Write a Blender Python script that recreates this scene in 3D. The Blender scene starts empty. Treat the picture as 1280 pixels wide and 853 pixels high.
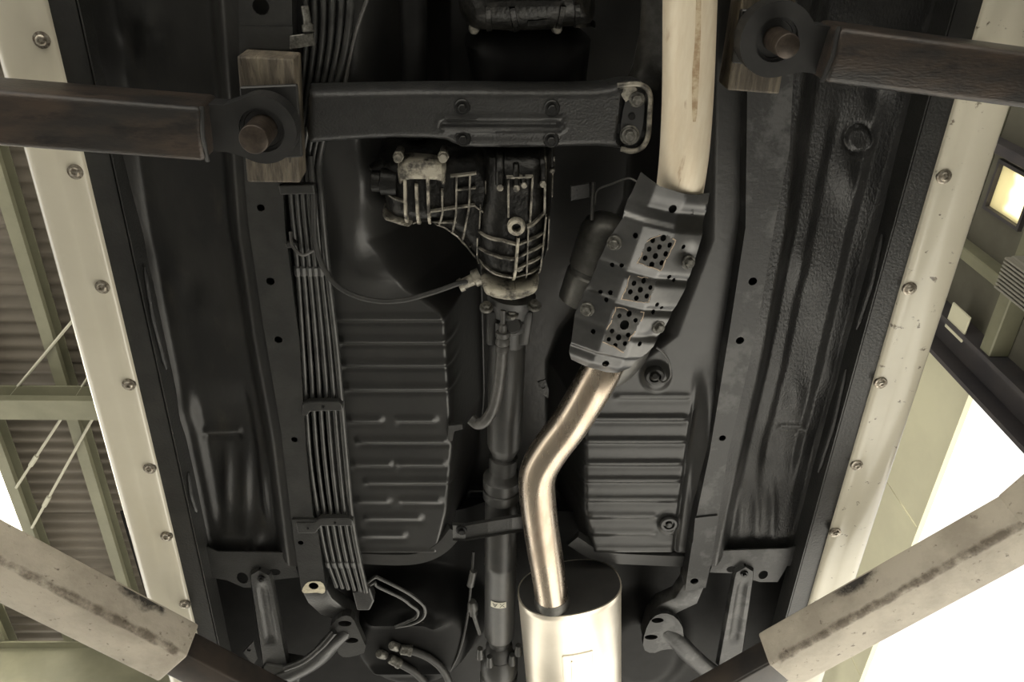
import bpy, bmesh, math, random
import numpy as np
from mathutils import Vector, Matrix
from mathutils.geometry import delaunay_2d_cdt

random.seed(7)
rng = np.random.default_rng(7)
scn = bpy.context.scene
COL = scn.collection

# ------------------------------------------------------------------ camera, world, light, exposure
FPX, CXP, CYP = 1000.0, 640.0, 426.5
EL, YAW, ROLL = 1.0408, -0.0781, -0.0574
CAM = np.array([-0.0585, 0.0, 0.75])
HS = 0.75 + 1.2797                        # height of the underside of the side skirts
def _basis():
    c, s = math.cos(EL), math.sin(EL)
    r, u, f = np.array([1., 0, 0]), np.array([0, -s, c]), np.array([0, c, s])
    cz, sz = math.cos(YAW), math.sin(YAW)
    Z = np.array([[cz, -sz, 0], [sz, cz, 0], [0, 0, 1.]])
    r, u, f = Z @ r, Z @ u, Z @ f
    cr, sr = math.cos(ROLL), math.sin(ROLL)
    return cr * r + sr * u, -sr * r + cr * u, f
RV, UV, FV = _basis()
cd = bpy.data.cameras.new('camera'); cam = bpy.data.objects.new('camera', cd); COL.objects.link(cam)
cam.matrix_world = Matrix(((RV[0], UV[0], -FV[0], CAM[0]), (RV[1], UV[1], -FV[1], CAM[1]), (RV[2], UV[2], -FV[2], CAM[2]), (0, 0, 0, 1)))
cd.sensor_width = 36; cd.lens = 36 * FPX / 1280; cd.clip_start = 0.02; cd.clip_end = 200
scn.camera = cam

w = bpy.data.worlds.new('sky'); scn.world = w; w.use_nodes = True
bg = w.node_tree.nodes['Background']; bg.inputs[0].default_value = (1.0, 0.985, 0.94, 1); bg.inputs[1].default_value = 1.3
sd = bpy.data.lights.new('sun', 'SUN'); sd.energy = 26.0; sd.angle = 0.03; sd.color = (1.0, 0.97, 0.90)
sun = bpy.data.objects.new('sun', sd); COL.objects.link(sun)
sun.rotation_euler = Vector((-0.42, -0.24, -0.87)).to_track_quat('-Z', 'Y').to_euler()
vs = scn.view_settings
vs.view_transform = 'Standard'; vs.look = 'None'; vs.gamma = 1; vs.use_curve_mapping = False; vs.exposure = 0.14
scn.display_settings.display_device = 'sRGB'

# ------------------------------------------------------------------ pixel -> place helpers
def U(px, py, z=0.0):
    """point of the photograph's ray on the horizontal plane z metres above the skirt underside"""
    d = FV + RV * (px - CXP) / FPX + UV * (CYP - py) / FPX
    return Vector(CAM + d * ((HS + z - CAM[2]) / d[2]))
def Ua(px, py, z):
    px, py, z = np.broadcast_arrays(np.asarray(px, float), np.asarray(py, float), np.asarray(z, float))
    d = FV + RV * ((px - CXP) / FPX)[..., None] + UV * ((CYP - py) / FPX)[..., None]
    return CAM + d * ((HS + z - CAM[2]) / d[..., 2])[..., None]
def S(px, py, z=0.0):
    """metres per pixel there"""
    p = np.array(U(px, py, z)) - CAM
    return float(p @ FV) / FPX

# ------------------------------------------------------------------ materials
MATS = {}
def mat(name, c1, c2=None, rough=0.5, metal=0.0, scale=18.0, lo=0.4, hi=0.62, c3=None, scale3=90.0, lo3=0.62, hi3=0.7,
        bump=0.0, bscale=120.0, stretch=(1, 1, 1), coat=0.0, rough2=None, spec=0.5):
    m = bpy.data.materials.new(name); m.use_nodes = True
    nt = m.node_tree; N = nt.nodes; L = nt.links
    b = N['Principled BSDF']
    b.inputs['Base Color'].default_value = (*c1, 1); b.inputs['Roughness'].default_value = rough; b.inputs['Metallic'].default_value = metal
    b.inputs['Specular IOR Level'].default_value = spec
    if coat: b.inputs['Coat Weight'].default_value = coat; b.inputs['Coat Roughness'].default_value = 0.12
    geo = N.new('ShaderNodeNewGeometry'); mp = N.new('ShaderNodeMapping'); mp.inputs['Scale'].default_value = stretch
    L.new(geo.outputs['Position'], mp.inputs['Vector'])
    def noise(sc, lo_, hi_, det=6):
        n = N.new('ShaderNodeTexNoise'); n.inputs['Scale'].default_value = sc; n.inputs['Detail'].default_value = det; n.inputs['Roughness'].default_value = 0.62
        L.new(mp.outputs[0], n.inputs['Vector'])
        r = N.new('ShaderNodeMapRange'); r.inputs['From Min'].default_value = lo_; r.inputs['From Max'].default_value = hi_
        L.new(n.outputs['Fac'], r.inputs['Value']); return r.outputs[0], n
    out = None
    if c2 is not None:
        f, _ = noise(scale, lo, hi)
        mx = N.new('ShaderNodeMix'); mx.data_type = 'RGBA'; mx.inputs[6].default_value = (*c1, 1); mx.inputs[7].default_value = (*c2, 1)
        L.new(f, mx.inputs[0]); out = mx.outputs[2]
        if rough2 is not None:
            mr = N.new('ShaderNodeMapRange'); mr.inputs['To Min'].default_value = rough; mr.inputs['To Max'].default_value = rough2
            L.new(f, mr.inputs['Value']); L.new(mr.outputs[0], b.inputs['Roughness'])
    if c3 is not None:
        f, _ = noise(scale3, lo3, hi3)
        mx = N.new('ShaderNodeMix'); mx.data_type = 'RGBA'; mx.inputs[6].default_value = (*c1, 1); mx.inputs[7].default_value = (*c3, 1)
        if out is not None: L.new(out, mx.inputs[6])
        L.new(f, mx.inputs[0]); out = mx.outputs[2]
    if out is not None: L.new(out, b.inputs['Base Color'])
    if bump:
        n = N.new('ShaderNodeTexNoise'); n.inputs['Scale'].default_value = bscale; n.inputs['Detail'].default_value = 4
        L.new(mp.outputs[0], n.inputs['Vector'])
        bp = N.new('ShaderNodeBump'); bp.inputs['Strength'].default_value = bump; bp.inputs['Distance'].default_value = 0.004
        L.new(n.outputs['Fac'], bp.inputs['Height']); L.new(bp.outputs[0], b.inputs['Normal'])
    MATS[name] = m
    return m

mat('underseal', (.0095, .0095, .0095), (.020, .0195, .018), rough=.42, scale=9, lo=.42, hi=.66, c3=(.036, .032, .026), scale3=11, lo3=.58, hi3=.78, bump=.12, bscale=90, stretch=(1.6, .6, 1), rough2=.36, spec=.35)
mat('underseal_rough', (.010, .010, .010), (.024, .0235, .023), rough=.36, scale=12, lo=.45, hi=.66, c3=(.055, .053, .050), scale3=13, lo3=.62, hi3=.78, bump=.3, bscale=190, stretch=(1.4, .8, 1), rough2=.28, spec=.4)
mat('rail_paint', (.017, .017, .0165), (.027, .027, .0255), rough=.38, scale=16, bump=.2, bscale=200)
mat('rail_dusty', (.020, .020, .020), (.070, .070, .069), rough=.45, scale=16, lo=.50, hi=.60, bump=.12, bscale=160)
mat('floor_paint', (.019, .019, .0185), (.030, .0295, .028), rough=.32, scale=8, lo=.38, hi=.68, bump=.12, bscale=60)
mat('seam_black', (.008, .008, .008), rough=.35)
mat('frame_satin', (.016, .016, .016), (.023, .023, .0225), rough=.38, scale=30, bump=.25, bscale=260)
mat('recess_shade', (.005, .005, .005), (.010, .010, .0098), rough=.5, scale=14, spec=.12)  # near black: shade of the deep recesses put into the colour
mat('cream_paint', (.66, .62, .51), (.60, .56, .45), rough=.30, scale=5, lo=.35, hi=.7, coat=.8)
mat('cream_speckled', (.66, .62, .51), (.60, .56, .45), rough=.34, scale=5, lo=.35, hi=.7, c3=(.16, .13, .09), scale3=42, lo3=.63, hi3=.68, coat=.5)
mat('screw_steel', (.42, .39, .33), (.16, .13, .10), rough=.35, metal=.8, scale=200)
mat('black_bolt', (.006, .006, .006), rough=.35, metal=.3)
mat('grey_bolt', (.16, .155, .14), (.06, .058, .05), rough=.45, metal=.6, scale=150)
mat('hole_shade', (.002, .002, .002), rough=.9)  # black that stands in for the shade inside holes
mat('arm_scale', (.026, .024, .0225), (.062, .045, .034), rough=.38, metal=.25, scale=7, lo=.42, hi=.66, c3=(.013, .0125, .0125), scale3=16, lo3=.52, hi3=.7, bump=.2, stretch=(1, 3, 3))
mat('arm_plate', (.014, .014, .014), (.022, .0215, .021), rough=.45, scale=24)
mat('pin_steel', (.034, .026, .020), (.066, .051, .040), rough=.4, metal=.5, scale=60, stretch=(1, 1, 4))
mat('arm_paint', (.50, .45, .37), (.36, .32, .26), rough=.6, scale=7, lo=.42, hi=.62, c3=(.10, .075, .055), scale3=60, lo3=.62, hi3=.72, bump=.6, bscale=70)
def mat_decal(name, col, scale, gain):
    """a stain that breaks up towards its edges (mesh attribute 'fade' times noise)"""
    m = bpy.data.materials.new(name); m.use_nodes = True; nt = m.node_tree; N = nt.nodes; L = nt.links
    b = N['Principled BSDF']; b.inputs['Base Color'].default_value = (*col, 1); b.inputs['Roughness'].default_value = .6
    at = N.new('ShaderNodeAttribute'); at.attribute_name = 'fade'
    g = N.new('ShaderNodeNewGeometry'); n = N.new('ShaderNodeTexNoise'); n.inputs['Scale'].default_value = scale; n.inputs['Detail'].default_value = 6; n.inputs['Roughness'].default_value = .65
    L.new(g.outputs['Position'], n.inputs['Vector'])
    mu_ = N.new('ShaderNodeMath'); mu_.operation = 'MULTIPLY'; L.new(at.outputs['Fac'], mu_.inputs[0]); L.new(n.outputs['Fac'], mu_.inputs[1])
    r = N.new('ShaderNodeMapRange'); r.inputs['From Min'].default_value = .25; r.inputs['From Max'].default_value = .46; r.inputs['To Max'].default_value = gain
    L.new(mu_.outputs[0], r.inputs['Value']); L.new(r.outputs[0], b.inputs['Alpha']); MATS[name] = m
mat_decal('dirt_decal', (.17, .135, .10), 34, .62)
mat_decal('grease_decal', (.05, .045, .04), 42, .9)
def decal(o, fd):
    at = o.data.attributes.new('fade', 'FLOAT', 'POINT'); at.data.foreach_set('value', fd); return o
mat('arm_inner', (.030, .028, .027), (.060, .048, .040), rough=.35, metal=.3, scale=9)
mat('block_wood', (.070, .057, .042), (.19, .16, .117), rough=.6, scale=26, lo=.42, hi=.68, c3=(.035, .027, .02), scale3=60, lo3=.58, hi3=.68, bump=.5, stretch=(3, .45, 1))
mat('alloy', (.30, .28, .235), (.045, .042, .037), rough=.42, metal=.35, scale=46, lo=.42, hi=.62, bump=.3, bscale=200)
mat('alloy_clean', (.42, .39, .32), (.06, .055, .048), rough=.45, metal=.3, scale=40, lo=.47, hi=.62, bump=.3, bscale=180)
mat('casting_grime', (.007, .0068, .006), (.035, .033, .029), rough=.36, metal=.25, scale=26, lo=.5, hi=.74, bump=.5, bscale=90, spec=.35)
mat('front_pipe', (.74, .66, .52), (.62, .52, .38), rough=.5, scale=13, lo=.42, hi=.68, c3=(.30, .17, .08), scale3=17, lo3=.64, hi3=.76, stretch=(3, .5, 1), metal=.15)
mat('stain_rust', (.36, .25, .145), (.58, .48, .33), rough=.55, scale=70, lo=.4, hi=.6)
mat('exhaust_steel', (.48, .41, .33), (.33, .26, .20), rough=.24, metal=1.0, scale=14, lo=.4, hi=.7, stretch=(2, .5, 1), rough2=.40)
mat('muffler_steel', (.80, .74, .63), (.66, .60, .50), rough=.34, metal=.75, scale=6, lo=.4, hi=.7)
mat('muffler_end', (.045, .044, .043), (.06, .058, .055), rough=.55, metal=.3, scale=20)
mat('shield_metal', (.085, .085, .085), (.14, .139, .137), rough=.30, metal=.9, scale=12, lo=.35, hi=.7)
mat('shield_strip', (.075, .073, .069), (.045, .044, .041), rough=.5, metal=.5, scale=60)
mat('worn_edge', (.44, .35, .26), (.30, .23, .17), rough=.6, scale=120)
mat('converter', (.13, .127, .118), (.06, .058, .053), rough=.42, metal=.6, scale=18)
mat('shaft_paint', (.030, .030, .029), (.042, .041, .038), rough=.42, scale=22)
mat('rubber', (.020, .020, .019), (.034, .033, .031), rough=.55, scale=40)
mat('hose_grey', (.085, .083, .078), (.05, .048, .045), rough=.42, scale=40)
mat('pipe_paint', (.060, .060, .058), (.034, .034, .033), rough=.33, scale=30, metal=.3)
mat('label_cream', (.62, .60, .50), rough=.6)
mat('ink', (.02, .02, .02), rough=.6)
mat('bare_patch', (.62, .57, .43), (.42, .38, .28), rough=.6, scale=90)
mat('concrete', (.40, .39, .365), (.32, .312, .29), rough=.75, scale=1.3)
mat('asphalt', (.34, .33, .30), (.28, .27, .25), rough=.85, scale=2)
mat('roof_sheet', (.115, .100, .080), (.150, .130, .104), rough=.7, scale=2.0, stretch=(.5, 3, 1))
mat('steel_green', (.185, .182, .125), (.15, .148, .10), rough=.5, scale=4)
mat('steel_rod', (.42, .41, .33), rough=.5)
mat('fascia', (.60, .58, .43), (.54, .52, .39), rough=.7, scale=2)
mat('column_dark', (.045, .042, .047), (.065, .058, .06), rough=.6, scale=5)
mat('wall_grey', (.085, .080, .062), (.11, .105, .08), rough=.8, scale=3)
mat('louver_grey', (.22, .21, .18), rough=.6)
def mat_skylight(name, col, tr):
    m = bpy.data.materials.new(name); m.use_nodes = True; nt = m.node_tree; N = nt.nodes; L = nt.links
    N.remove(N['Principled BSDF'])
    t = N.new('ShaderNodeBsdfTranslucent'); t.inputs[0].default_value = (*col, 1)
    d = N.new('ShaderNodeBsdfDiffuse'); d.inputs[0].default_value = (*col, 1)
    mx = N.new('ShaderNodeMixShader'); mx.inputs[0].default_value = tr
    L.new(d.outputs[0], mx.inputs[1]); L.new(t.outputs[0], mx.inputs[2]); L.new(mx.outputs[0], N['Material Output'].inputs[0]); MATS[name] = m
mat_skylight('skylight', (.96, .94, .86), .9)
mat_skylight('frosted', (.80, .75, .55), .9)

# ------------------------------------------------------------------ object helpers
def tag(o, label=None, cat=None, group=None, kind=None):
    if label: o['label'] = label
    if cat: o['category'] = cat
    if group: o['group'] = group
    if kind: o['kind'] = kind
    return o
def thing(name, loc, label, cat, group=None):
    o = bpy.data.objects.new(name, None); COL.objects.link(o); o.location = loc; o.empty_display_size = .05
    return tag(o, label, cat, group)
def wloc(o):
    v = Vector((0, 0, 0))
    while o is not None: v = v + o.location; o = o.parent
    return v
def mk(name, vf, m, parent=None, smooth=False, sharp=None, at=None):
    """mesh from world-space verts; origin at the mesh centre, or at parent's origin"""
    V = np.array([tuple(v) for v in vf[0]], float)
    base = np.array(at) if at is not None else np.array([V[:, 0].mean(), V[:, 1].mean(), V[:, 2].mean()])
    me = bpy.data.meshes.new(name); me.from_pydata((V - base).tolist(), [], vf[1]); me.validate()
    bm = bmesh.new(); bm.from_mesh(me); bmesh.ops.recalc_face_normals(bm, faces=bm.faces); bm.to_mesh(me); bm.free()
    me.materials.append(MATS[m] if isinstance(m, str) else m)
    if smooth:
        me.shade_smooth()
        me.set_sharp_from_angle(angle=math.radians(sharp if sharp else 40))
    o = bpy.data.objects.new(name, me); COL.objects.link(o)
    o.location = Vector(base) - (wloc(parent) if parent else Vector((0, 0, 0)))
    if parent: o.parent = parent
    return o
def inst(src_mesh, name, loc, parent=None, rot=None, sc=None):
    o = bpy.data.objects.new(name, src_mesh); COL.objects.link(o)
    o.location = Vector(loc) - (wloc(parent) if parent else Vector((0, 0, 0)))
    if rot is not None: o.rotation_euler = rot
    if sc is not None: o.scale = (sc, sc, sc)
    if parent: o.parent = parent
    return o
def join(*vfs):
    V, F = [], []
    for v, f in vfs:
        k = len(V); V += [tuple(p) for p in v]; F += [tuple(i + k for i in q) for q in f]
    return V, F
def bev(vf, width, seg=2, angle=30):
    bm = bmesh.new()
    vs_ = [bm.verts.new(tuple(v)) for v in vf[0]]
    for f in vf[1]:
        try: bm.faces.new([vs_[i] for i in f])
        except ValueError: pass
    bmesh.ops.recalc_face_normals(bm, faces=bm.faces)
    es = [e for e in bm.edges if len(e.link_faces) == 2 and e.calc_face_angle(0) > math.radians(angle)]
    bmesh.ops.bevel(bm, geom=es, offset=width, segments=seg, affect='EDGES', profile=.5, clamp_overlap=True)
    bm.verts.index_update()
    r = [v.co.copy() for v in bm.verts], [tuple(v.index for v in f.verts) for f in bm.faces]
    bm.free(); return r
def spline(pts, k=8):
    P = [Vector(p) for p in pts]
    if len(P) < 3: return [P[0].lerp(P[-1], i / k) for i in range(k + 1)]
    Q = [P[0] * 2 - P[1]] + P + [P[-1] * 2 - P[-2]]
    out = []
    for i in range(1, len(Q) - 2):
        a, b, c, d = Q[i - 1:i + 3]
        for j in range(k):
            t = j / k
            out.append(.5 * ((2 * b) + (c - a) * t + (2 * a - 5 * b + 4 * c - d) * t * t + (3 * b - a - 3 * c + d) * t ** 3))
    out.append(P[-1]); return out
def tube(pts, r, n=14, caps=True, ry=None, up=None):
    P = [Vector(p) for p in pts]; R = r if isinstance(r, (list, tuple)) else [r] * len(P)
    V, F = [], []
    t0 = (P[1] - P[0]).normalized()
    nrm = Vector(up) if up is not None else (t0.orthogonal())
    nrm = (nrm - t0 * nrm.dot(t0)).normalized()
    for i, p in enumerate(P):
        a = P[max(i - 1, 0)]; b = P[min(i + 1, len(P) - 1)]
        t = (b - a)
        t = t.normalized() if t.length > 1e-9 else t0
        nrm = (nrm - t * nrm.dot(t)); nrm = nrm.normalized() if nrm.length > 1e-6 else t.orthogonal().normalized()
        bn = t.cross(nrm); t0 = t
        for k in range(n):
            a_ = 2 * math.pi * k / n
            V.append(p + nrm * math.cos(a_) * R[i] + bn * math.sin(a_) * (R[i] if ry is None else R[i] * ry))
    for i in range(len(P) - 1):
        for k in range(n):
            a_, b_ = i * n + k, i * n + (k + 1) % n
            F.append((a_, b_, b_ + n, a_ + n))
    if caps:
        F.append(tuple(range(n))[::-1]); F.append(tuple(range((len(P) - 1) * n, len(P) * n)))
    return V, F
def lathe(A, B, prof, n=24):
    """prof: (fraction along A->B, radius)"""
    A, B = Vector(A), Vector(B); ax = (B - A); t = ax.normalized(); o = t.orthogonal().normalized(); b = t.cross(o)
    V, F = [], []
    for s, r in prof:
        for k in range(n):
            a = 2 * math.pi * k / n; V.append(A + ax * s + (o * math.cos(a) + b * math.sin(a)) * r)
    for i in range(len(prof) - 1):
        for k in range(n):
            p, q = i * n + k, i * n + (k + 1) % n; F.append((p, q, q + n, p + n))
    F.append(tuple(range(n))[::-1]); F.append(tuple(range((len(prof) - 1) * n, len(prof) * n)))
    return V, F
def prism(poly, z0, z1):
    """poly: world xy points; z0<z1 absolute heights"""
    n = len(poly)
    V = [(p[0], p[1], z0) for p in poly] + [(p[0], p[1], z1) for p in poly]
    F = [tuple(range(n))[::-1], tuple(range(n, 2 * n))] + [(i, (i + 1) % n, (i + 1) % n + n, i + n) for i in range(n)]
    return V, F
def pprism(px, z, th, bevel=0, seg=2):
    """outline in photo pixels at the plane z; body rises th above it"""
    poly = [U(a, b, z) for a, b in px]
    v = prism(poly, HS + z, HS + z + th)
    return bev(v, bevel, seg) if bevel else v
def abox(x0, x1, y0, y1, z0, z1): return prism([(x0, y0), (x1, y0), (x1, y1), (x0, y1)], z0, z1)
def circ(c, r, n=16, ry=None, ph=0):
    ry = ry or r
    return [(c[0] + r * math.cos(2 * math.pi * k / n + ph), c[1] + ry * math.sin(2 * math.pi * k / n + ph)) for k in range(n)]
def inside(pt, poly):
    x, y = pt; c = False; j = len(poly) - 1
    for i in range(len(poly)):
        xi, yi = poly[i][0], poly[i][1]; xj, yj = poly[j][0], poly[j][1]
        if (yi > y) != (yj > y) and x < (xj - xi) * (y - yi) / (yj - yi + 1e-15) + xi: c = not c
        j = i
    return c
def inside_np(X, Y, poly):
    c = np.zeros(X.shape, bool); j = len(poly) - 1
    for i in range(len(poly)):
        xi, yi = poly[i][0], poly[i][1]; xj, yj = poly[j][0], poly[j][1]
        c ^= ((yi > Y) != (yj > Y)) & (X < (xj - xi) * (Y - yi) / (yj - yi + 1e-15) + xi); j = i
    return c
def densify(poly, step, closed=True):
    out = []; n = len(poly)
    for i in range(n if closed else n - 1):
        a, b = poly[i], poly[(i + 1) % n]; l = math.hypot(b[0] - a[0], b[1] - a[1]); k = max(1, int(l / step))
        out += [(a[0] + (b[0] - a[0]) * j / k, a[1] + (b[1] - a[1]) * j / k) for j in range(k)]
    if not closed: out.append(tuple(poly[-1][:2]))
    return out
def smooth_poly(poly, it=2):
    for _ in range(it):
        q = []
        for i in range(len(poly)):
            a, b = poly[i], poly[(i + 1) % len(poly)]
            q += [(.75 * a[0] + .25 * b[0], .75 * a[1] + .25 * b[1]), (.25 * a[0] + .75 * b[0], .25 * a[1] + .75 * b[1])]
        poly = q
    return poly
def cdt_fill(outer, holes=(), step=None):
    """2-D triangulation of a polygon with holes, optional interior grid -> pts, tris, outer index loop, hole loops"""
    pts = [tuple(p[:2]) for p in outer]; E = [(i, (i + 1) % len(outer)) for i in range(len(outer))]
    for h in holes:
        k = len(pts); pts += [tuple(p[:2]) for p in h]; E += [(k + i, k + (i + 1) % len(h)) for i in range(len(h))]
    if step:
        a = np.array(outer)[:, :2]; lo, hi = a.min(0), a.max(0)
        X, Y = np.meshgrid(np.arange(lo[0] + step / 2, hi[0], step), np.arange(lo[1] + step / 2, hi[1], step))
        ok = inside_np(X, Y, outer)
        # keep clear of the outline
        P = np.stack([X[ok], Y[ok]], 1)
        if len(P):
            A = np.array([p[:2] for p in outer]); 
            d = np.min(np.hypot(P[:, None, 0] - A[None, :, 0], P[:, None, 1] - A[None, :, 1]), 1)
            P = P[d > step * .45]
            for h in holes:
                P = P[~inside_np(P[:, 0], P[:, 1], h)]
            pts += [tuple(p) for p in P]
    r = delaunay_2d_cdt([Vector(p) for p in pts], E, [], 0, 1e-7)
    vs_ = [tuple(v) for v in r[0]]; T = []
    cen = np.array([[sum(vs_[i][0] for i in t) / 3, sum(vs_[i][1] for i in t) / 3] for t in r[2]])
    ok = inside_np(cen[:, 0], cen[:, 1], outer)
    for h in holes: ok &= ~inside_np(cen[:, 0], cen[:, 1], h)
    T = [tuple(t) for t, k in zip(r[2], ok) if k]
    return vs_, T
def solid_plate(vs2, T, zlo, zhi):
    """vs2 2-D verts, T tris; zlo/zhi: functions (x,y)->z ; closed plate incl. hole walls"""
    n = len(vs2)
    zl, zh = (zlo if callable(zlo) else (lambda x, y: zlo)), (zhi if callable(zhi) else (lambda x, y: zhi))
    V = [(x, y, zl(x, y)) for x, y in vs2] + [(x, y, zh(x, y)) for x, y in vs2]
    F = [t for t in T] + [tuple(i + n for i in t[::-1]) for t in T]
    cnt = {}
    for t in T:
        for i in range(3):
            a, b = t[i], t[(i + 1) % 3]
            cnt[(a, b)] = cnt.get((a, b), 0) + 1
    for (a, b) in cnt:
        if (b, a) not in cnt: F.append((b, a, a + n, b + n))
    return V, F
def seg_dist(X, Y, poly, closed=True):
    d = np.full(X.shape, 9.0); n = len(poly)
    for i in range(n if closed else n - 1):
        a, b = poly[i], poly[(i + 1) % n]; dx, dy = b[0] - a[0], b[1] - a[1]; l2 = dx * dx + dy * dy + 1e-15
        t = np.clip(((X - a[0]) * dx + (Y - a[1]) * dy) / l2, 0, 1)
        d = np.minimum(d, np.hypot(X - a[0] - t * dx, Y - a[1] - t * dy))
    return d
class Pillow:
    """a pressed or cast body: outline in pixels, rounded towards its low face"""
    def __init__(s, px, zedge, zlow, ew, step=.006, ztop=None, rnd=1, mod=None):
        if rnd: px = smooth_poly(px, rnd)
        s.out = densify([tuple(U(a, b, zlow)[:2]) for a, b in px], step)
        s.ze, s.zl, s.ew, s.mod = HS + zedge, HS + zlow, ew, mod
        v, T = cdt_fill(s.out, step=step)
        a = np.array(v); Z = s.zarr(a[:, 0], a[:, 1]); n = len(v)
        zt = HS + (ztop if ztop is not None else zedge + .02)
        V = [(p[0], p[1], z) for p, z in zip(v, Z)] + [(p[0], p[1], zt) for p in v]
        F = list(T); cnt = set()
        for t in T:
            for i in range(3): cnt.add((t[i], t[(i + 1) % 3]))
        F += [tuple(i + n for i in t[::-1]) for t in T]
        F += [(b, a_, a_ + n, b + n) for a_, b in cnt if (b, a_) not in cnt]
        s.vf = V, F
    def zarr(s, X, Y):
        d = seg_dist(X, Y, s.out); t = np.clip(d / s.ew, 0, 1)
        z = s.ze + (s.zl - s.ze) * np.sqrt(np.clip(1 - (1 - t) ** 2, 0, 1))
        if s.mod is not None: z = z + s.mod(X, Y)
        return z
    def pt(s, px, py):
        p = U(px, py, s.zl - HS); return (p.x, p.y, float(s.zarr(np.array([p.x]), np.array([p.y]))[0]))
def strip(pts, width, h, sink=.004):
    """raised bead along points (x,y,z of the surface), standing h below it"""
    P = [Vector(p) for p in pts]; V, F = [], []
    for i, p in enumerate(P):
        t = P[min(i + 1, len(P) - 1)] - P[max(i - 1, 0)]; t.z = 0; t.normalize(); n = Vector((-t.y, t.x, 0)) * width / 2
        V += [p + n + Vector((0, 0, sink)), p + n * .7 - Vector((0, 0, h)), p - n * .7 - Vector((0, 0, h)), p - n + Vector((0, 0, sink))]
    for i in range(len(P) - 1):
        a = i * 4
        for k in range(4): F.append((a + k, a + (k + 1) % 4, a + 4 + (k + 1) % 4, a + 4 + k))
    F.append((3, 2, 1, 0)); k = len(V) - 4; F.append((k, k + 1, k + 2, k + 3))
    return V, F
def interp(y, tab):
    t = sorted(tab); return np.interp(y, [a for a, _ in t], [b for _, b in t])
def gridsheet(ys, xl, xr, nx, zb, zfun, thick=.004):
    """pressed sheet; rows at pixel heights ys between edges xl(y), xr(y) on plane zb; zfun(px,py) adds height"""
    ys = np.asarray(ys, float); t = np.linspace(0, 1, nx)
    PX = xl(ys)[:, None] * (1 - t) + xr(ys)[:, None] * t; PY = np.repeat(ys[:, None], nx, 1)
    P = Ua(PX, PY, zb); P[..., 2] += zfun(PX, PY)
    ny = len(ys); V = P.reshape(-1, 3).tolist(); n = len(V)
    F = [(j * nx + i, j * nx + i + 1, (j + 1) * nx + i + 1, (j + 1) * nx + i) for j in range(ny - 1) for i in range(nx - 1)]
    V += [(a, b, c + thick) for a, b, c in V]
    F += [tuple(k + n for k in f[::-1]) for f in F]
    ring = [i for i in range(nx)] + [j * nx + nx - 1 for j in range(1, ny)] + [(ny - 1) * nx + i for i in range(nx - 2, -1, -1)] + [j * nx for j in range(ny - 2, 0, -1)]
    F += [(ring[k], ring[(k + 1) % len(ring)], ring[(k + 1) % len(ring)] + n, ring[k] + n) for k in range(len(ring))]
    return V, F
def sst(x, a, b):
    t = np.clip((x - a) / (b - a), 0, 1); return t * t * (3 - 2 * t)
def ridgeX(PX, PY, x0, x1, y, wpx, amp, soft=9):
    return -amp * np.exp(-((PY - y) / wpx) ** 2) * sst(PX, x0 - soft, x0 + soft) * (1 - sst(PX, x1 - soft, x1 + soft))
def blob(PX, PY, x, y, rx, ry, amp): return amp * np.exp(-((PX - x) / rx) ** 2 - ((PY - y) / ry) ** 2)

# shared small meshes
def mesh_of(name, vf, m, smooth=False):
    o = mk(name, vf, m, smooth=smooth, at=(0, 0, 0)); me = o.data; bpy.data.objects.remove(o); return me
def hex_(r, z0, z1, c=(0, 0)): return prism(circ(c, r, 6), z0, z1)
SCREW = mesh_of('skirt_screw', join(lathe((0, 0, .004), (0, 0, -.006), [(0, .0125), (.55, .0125), (.62, .0105), (.62, .0085), (.8, .0080), (1, .0055), (1, .003), (.8, .0028)], 20)), 'screw_steel', True)
BOLT = mesh_of('flange_bolt', join(lathe((0, 0, .004), (0, 0, -.003), [(0, .0125), (.8, .0125), (1, .0115)], 20), bev(hex_(.0085, -.010, .001), .0012, 1)), 'grey_bolt')
DBOLT = mesh_of('mount_bolt', join(lathe((0, 0, .004), (0, 0, -.0035), [(0, .0125), (.8, .0125), (1, .011)], 20), bev(hex_(.0072, -.010, .001), .0012, 1)), 'black_bolt')

# ------------------------------------------------------------------ the setting: floor, roof, wall with the open bay
def structure(name, vf, m, parent=None, **k):
    o = mk(name, vf, m, parent, **k)
    if parent is None: o['kind'] = 'structure'
    return o
tag(structure('floor', abox(-5.0, 2.45, -3.0, 9.0, -.2, 0), 'concrete'), 'grey concrete workshop floor under the raised car', 'floor')
tag(structure('ground', abox(-40, 40, -40, 40, -.45, -.2), 'asphalt'), 'pale ground outside the workshop', 'ground')
RZ = 4.42                                             # underside of the roof sheets
ceil = bpy.data.objects.new('ceiling', None); COL.objects.link(ceil); ceil.location = (0, 0, RZ)
tag(ceil, 'brown corrugated workshop roof on green steel purlins', 'ceiling', kind='structure')
def corr(x0, x1, width, per=.0762, amp=.010, ppw=8):
    n = int(round(width / per * ppw)); V, F = [], []
    for i in range(n + 1):
        y = width * i / n; z = amp * math.cos(2 * math.pi * y / per)
        V += [(x0, y, z + amp), (x1, y, z + amp), (x0, y, z + amp + .002), (x1, y, z + amp + .002)]
    for i in range(n):
        a = i * 4; F += [(a, a + 1, a + 5, a + 4), (a + 2, a + 6, a + 7, a + 3), (a, a + 4, a + 6, a + 2), (a + 1, a + 3, a + 7, a + 5)]
    F += [(0, 2, 3, 1), (n * 4, n * 4 + 1, n * 4 + 3, n * 4 + 2)]
    return V, F
SW = .0762 * 10
sheet_a = mesh_of('roof_sheet', corr(-2.74, 2.45, SW + .02), 'roof_sheet', True)
sheet_b = mesh_of('roof_sheet', corr(-5.0, -2.70, SW + .02), 'roof_sheet', True)
sky_m = mesh_of('skylight_sheet', corr(-5.0, -2.70, SW + .02), 'skylight', True)
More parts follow.
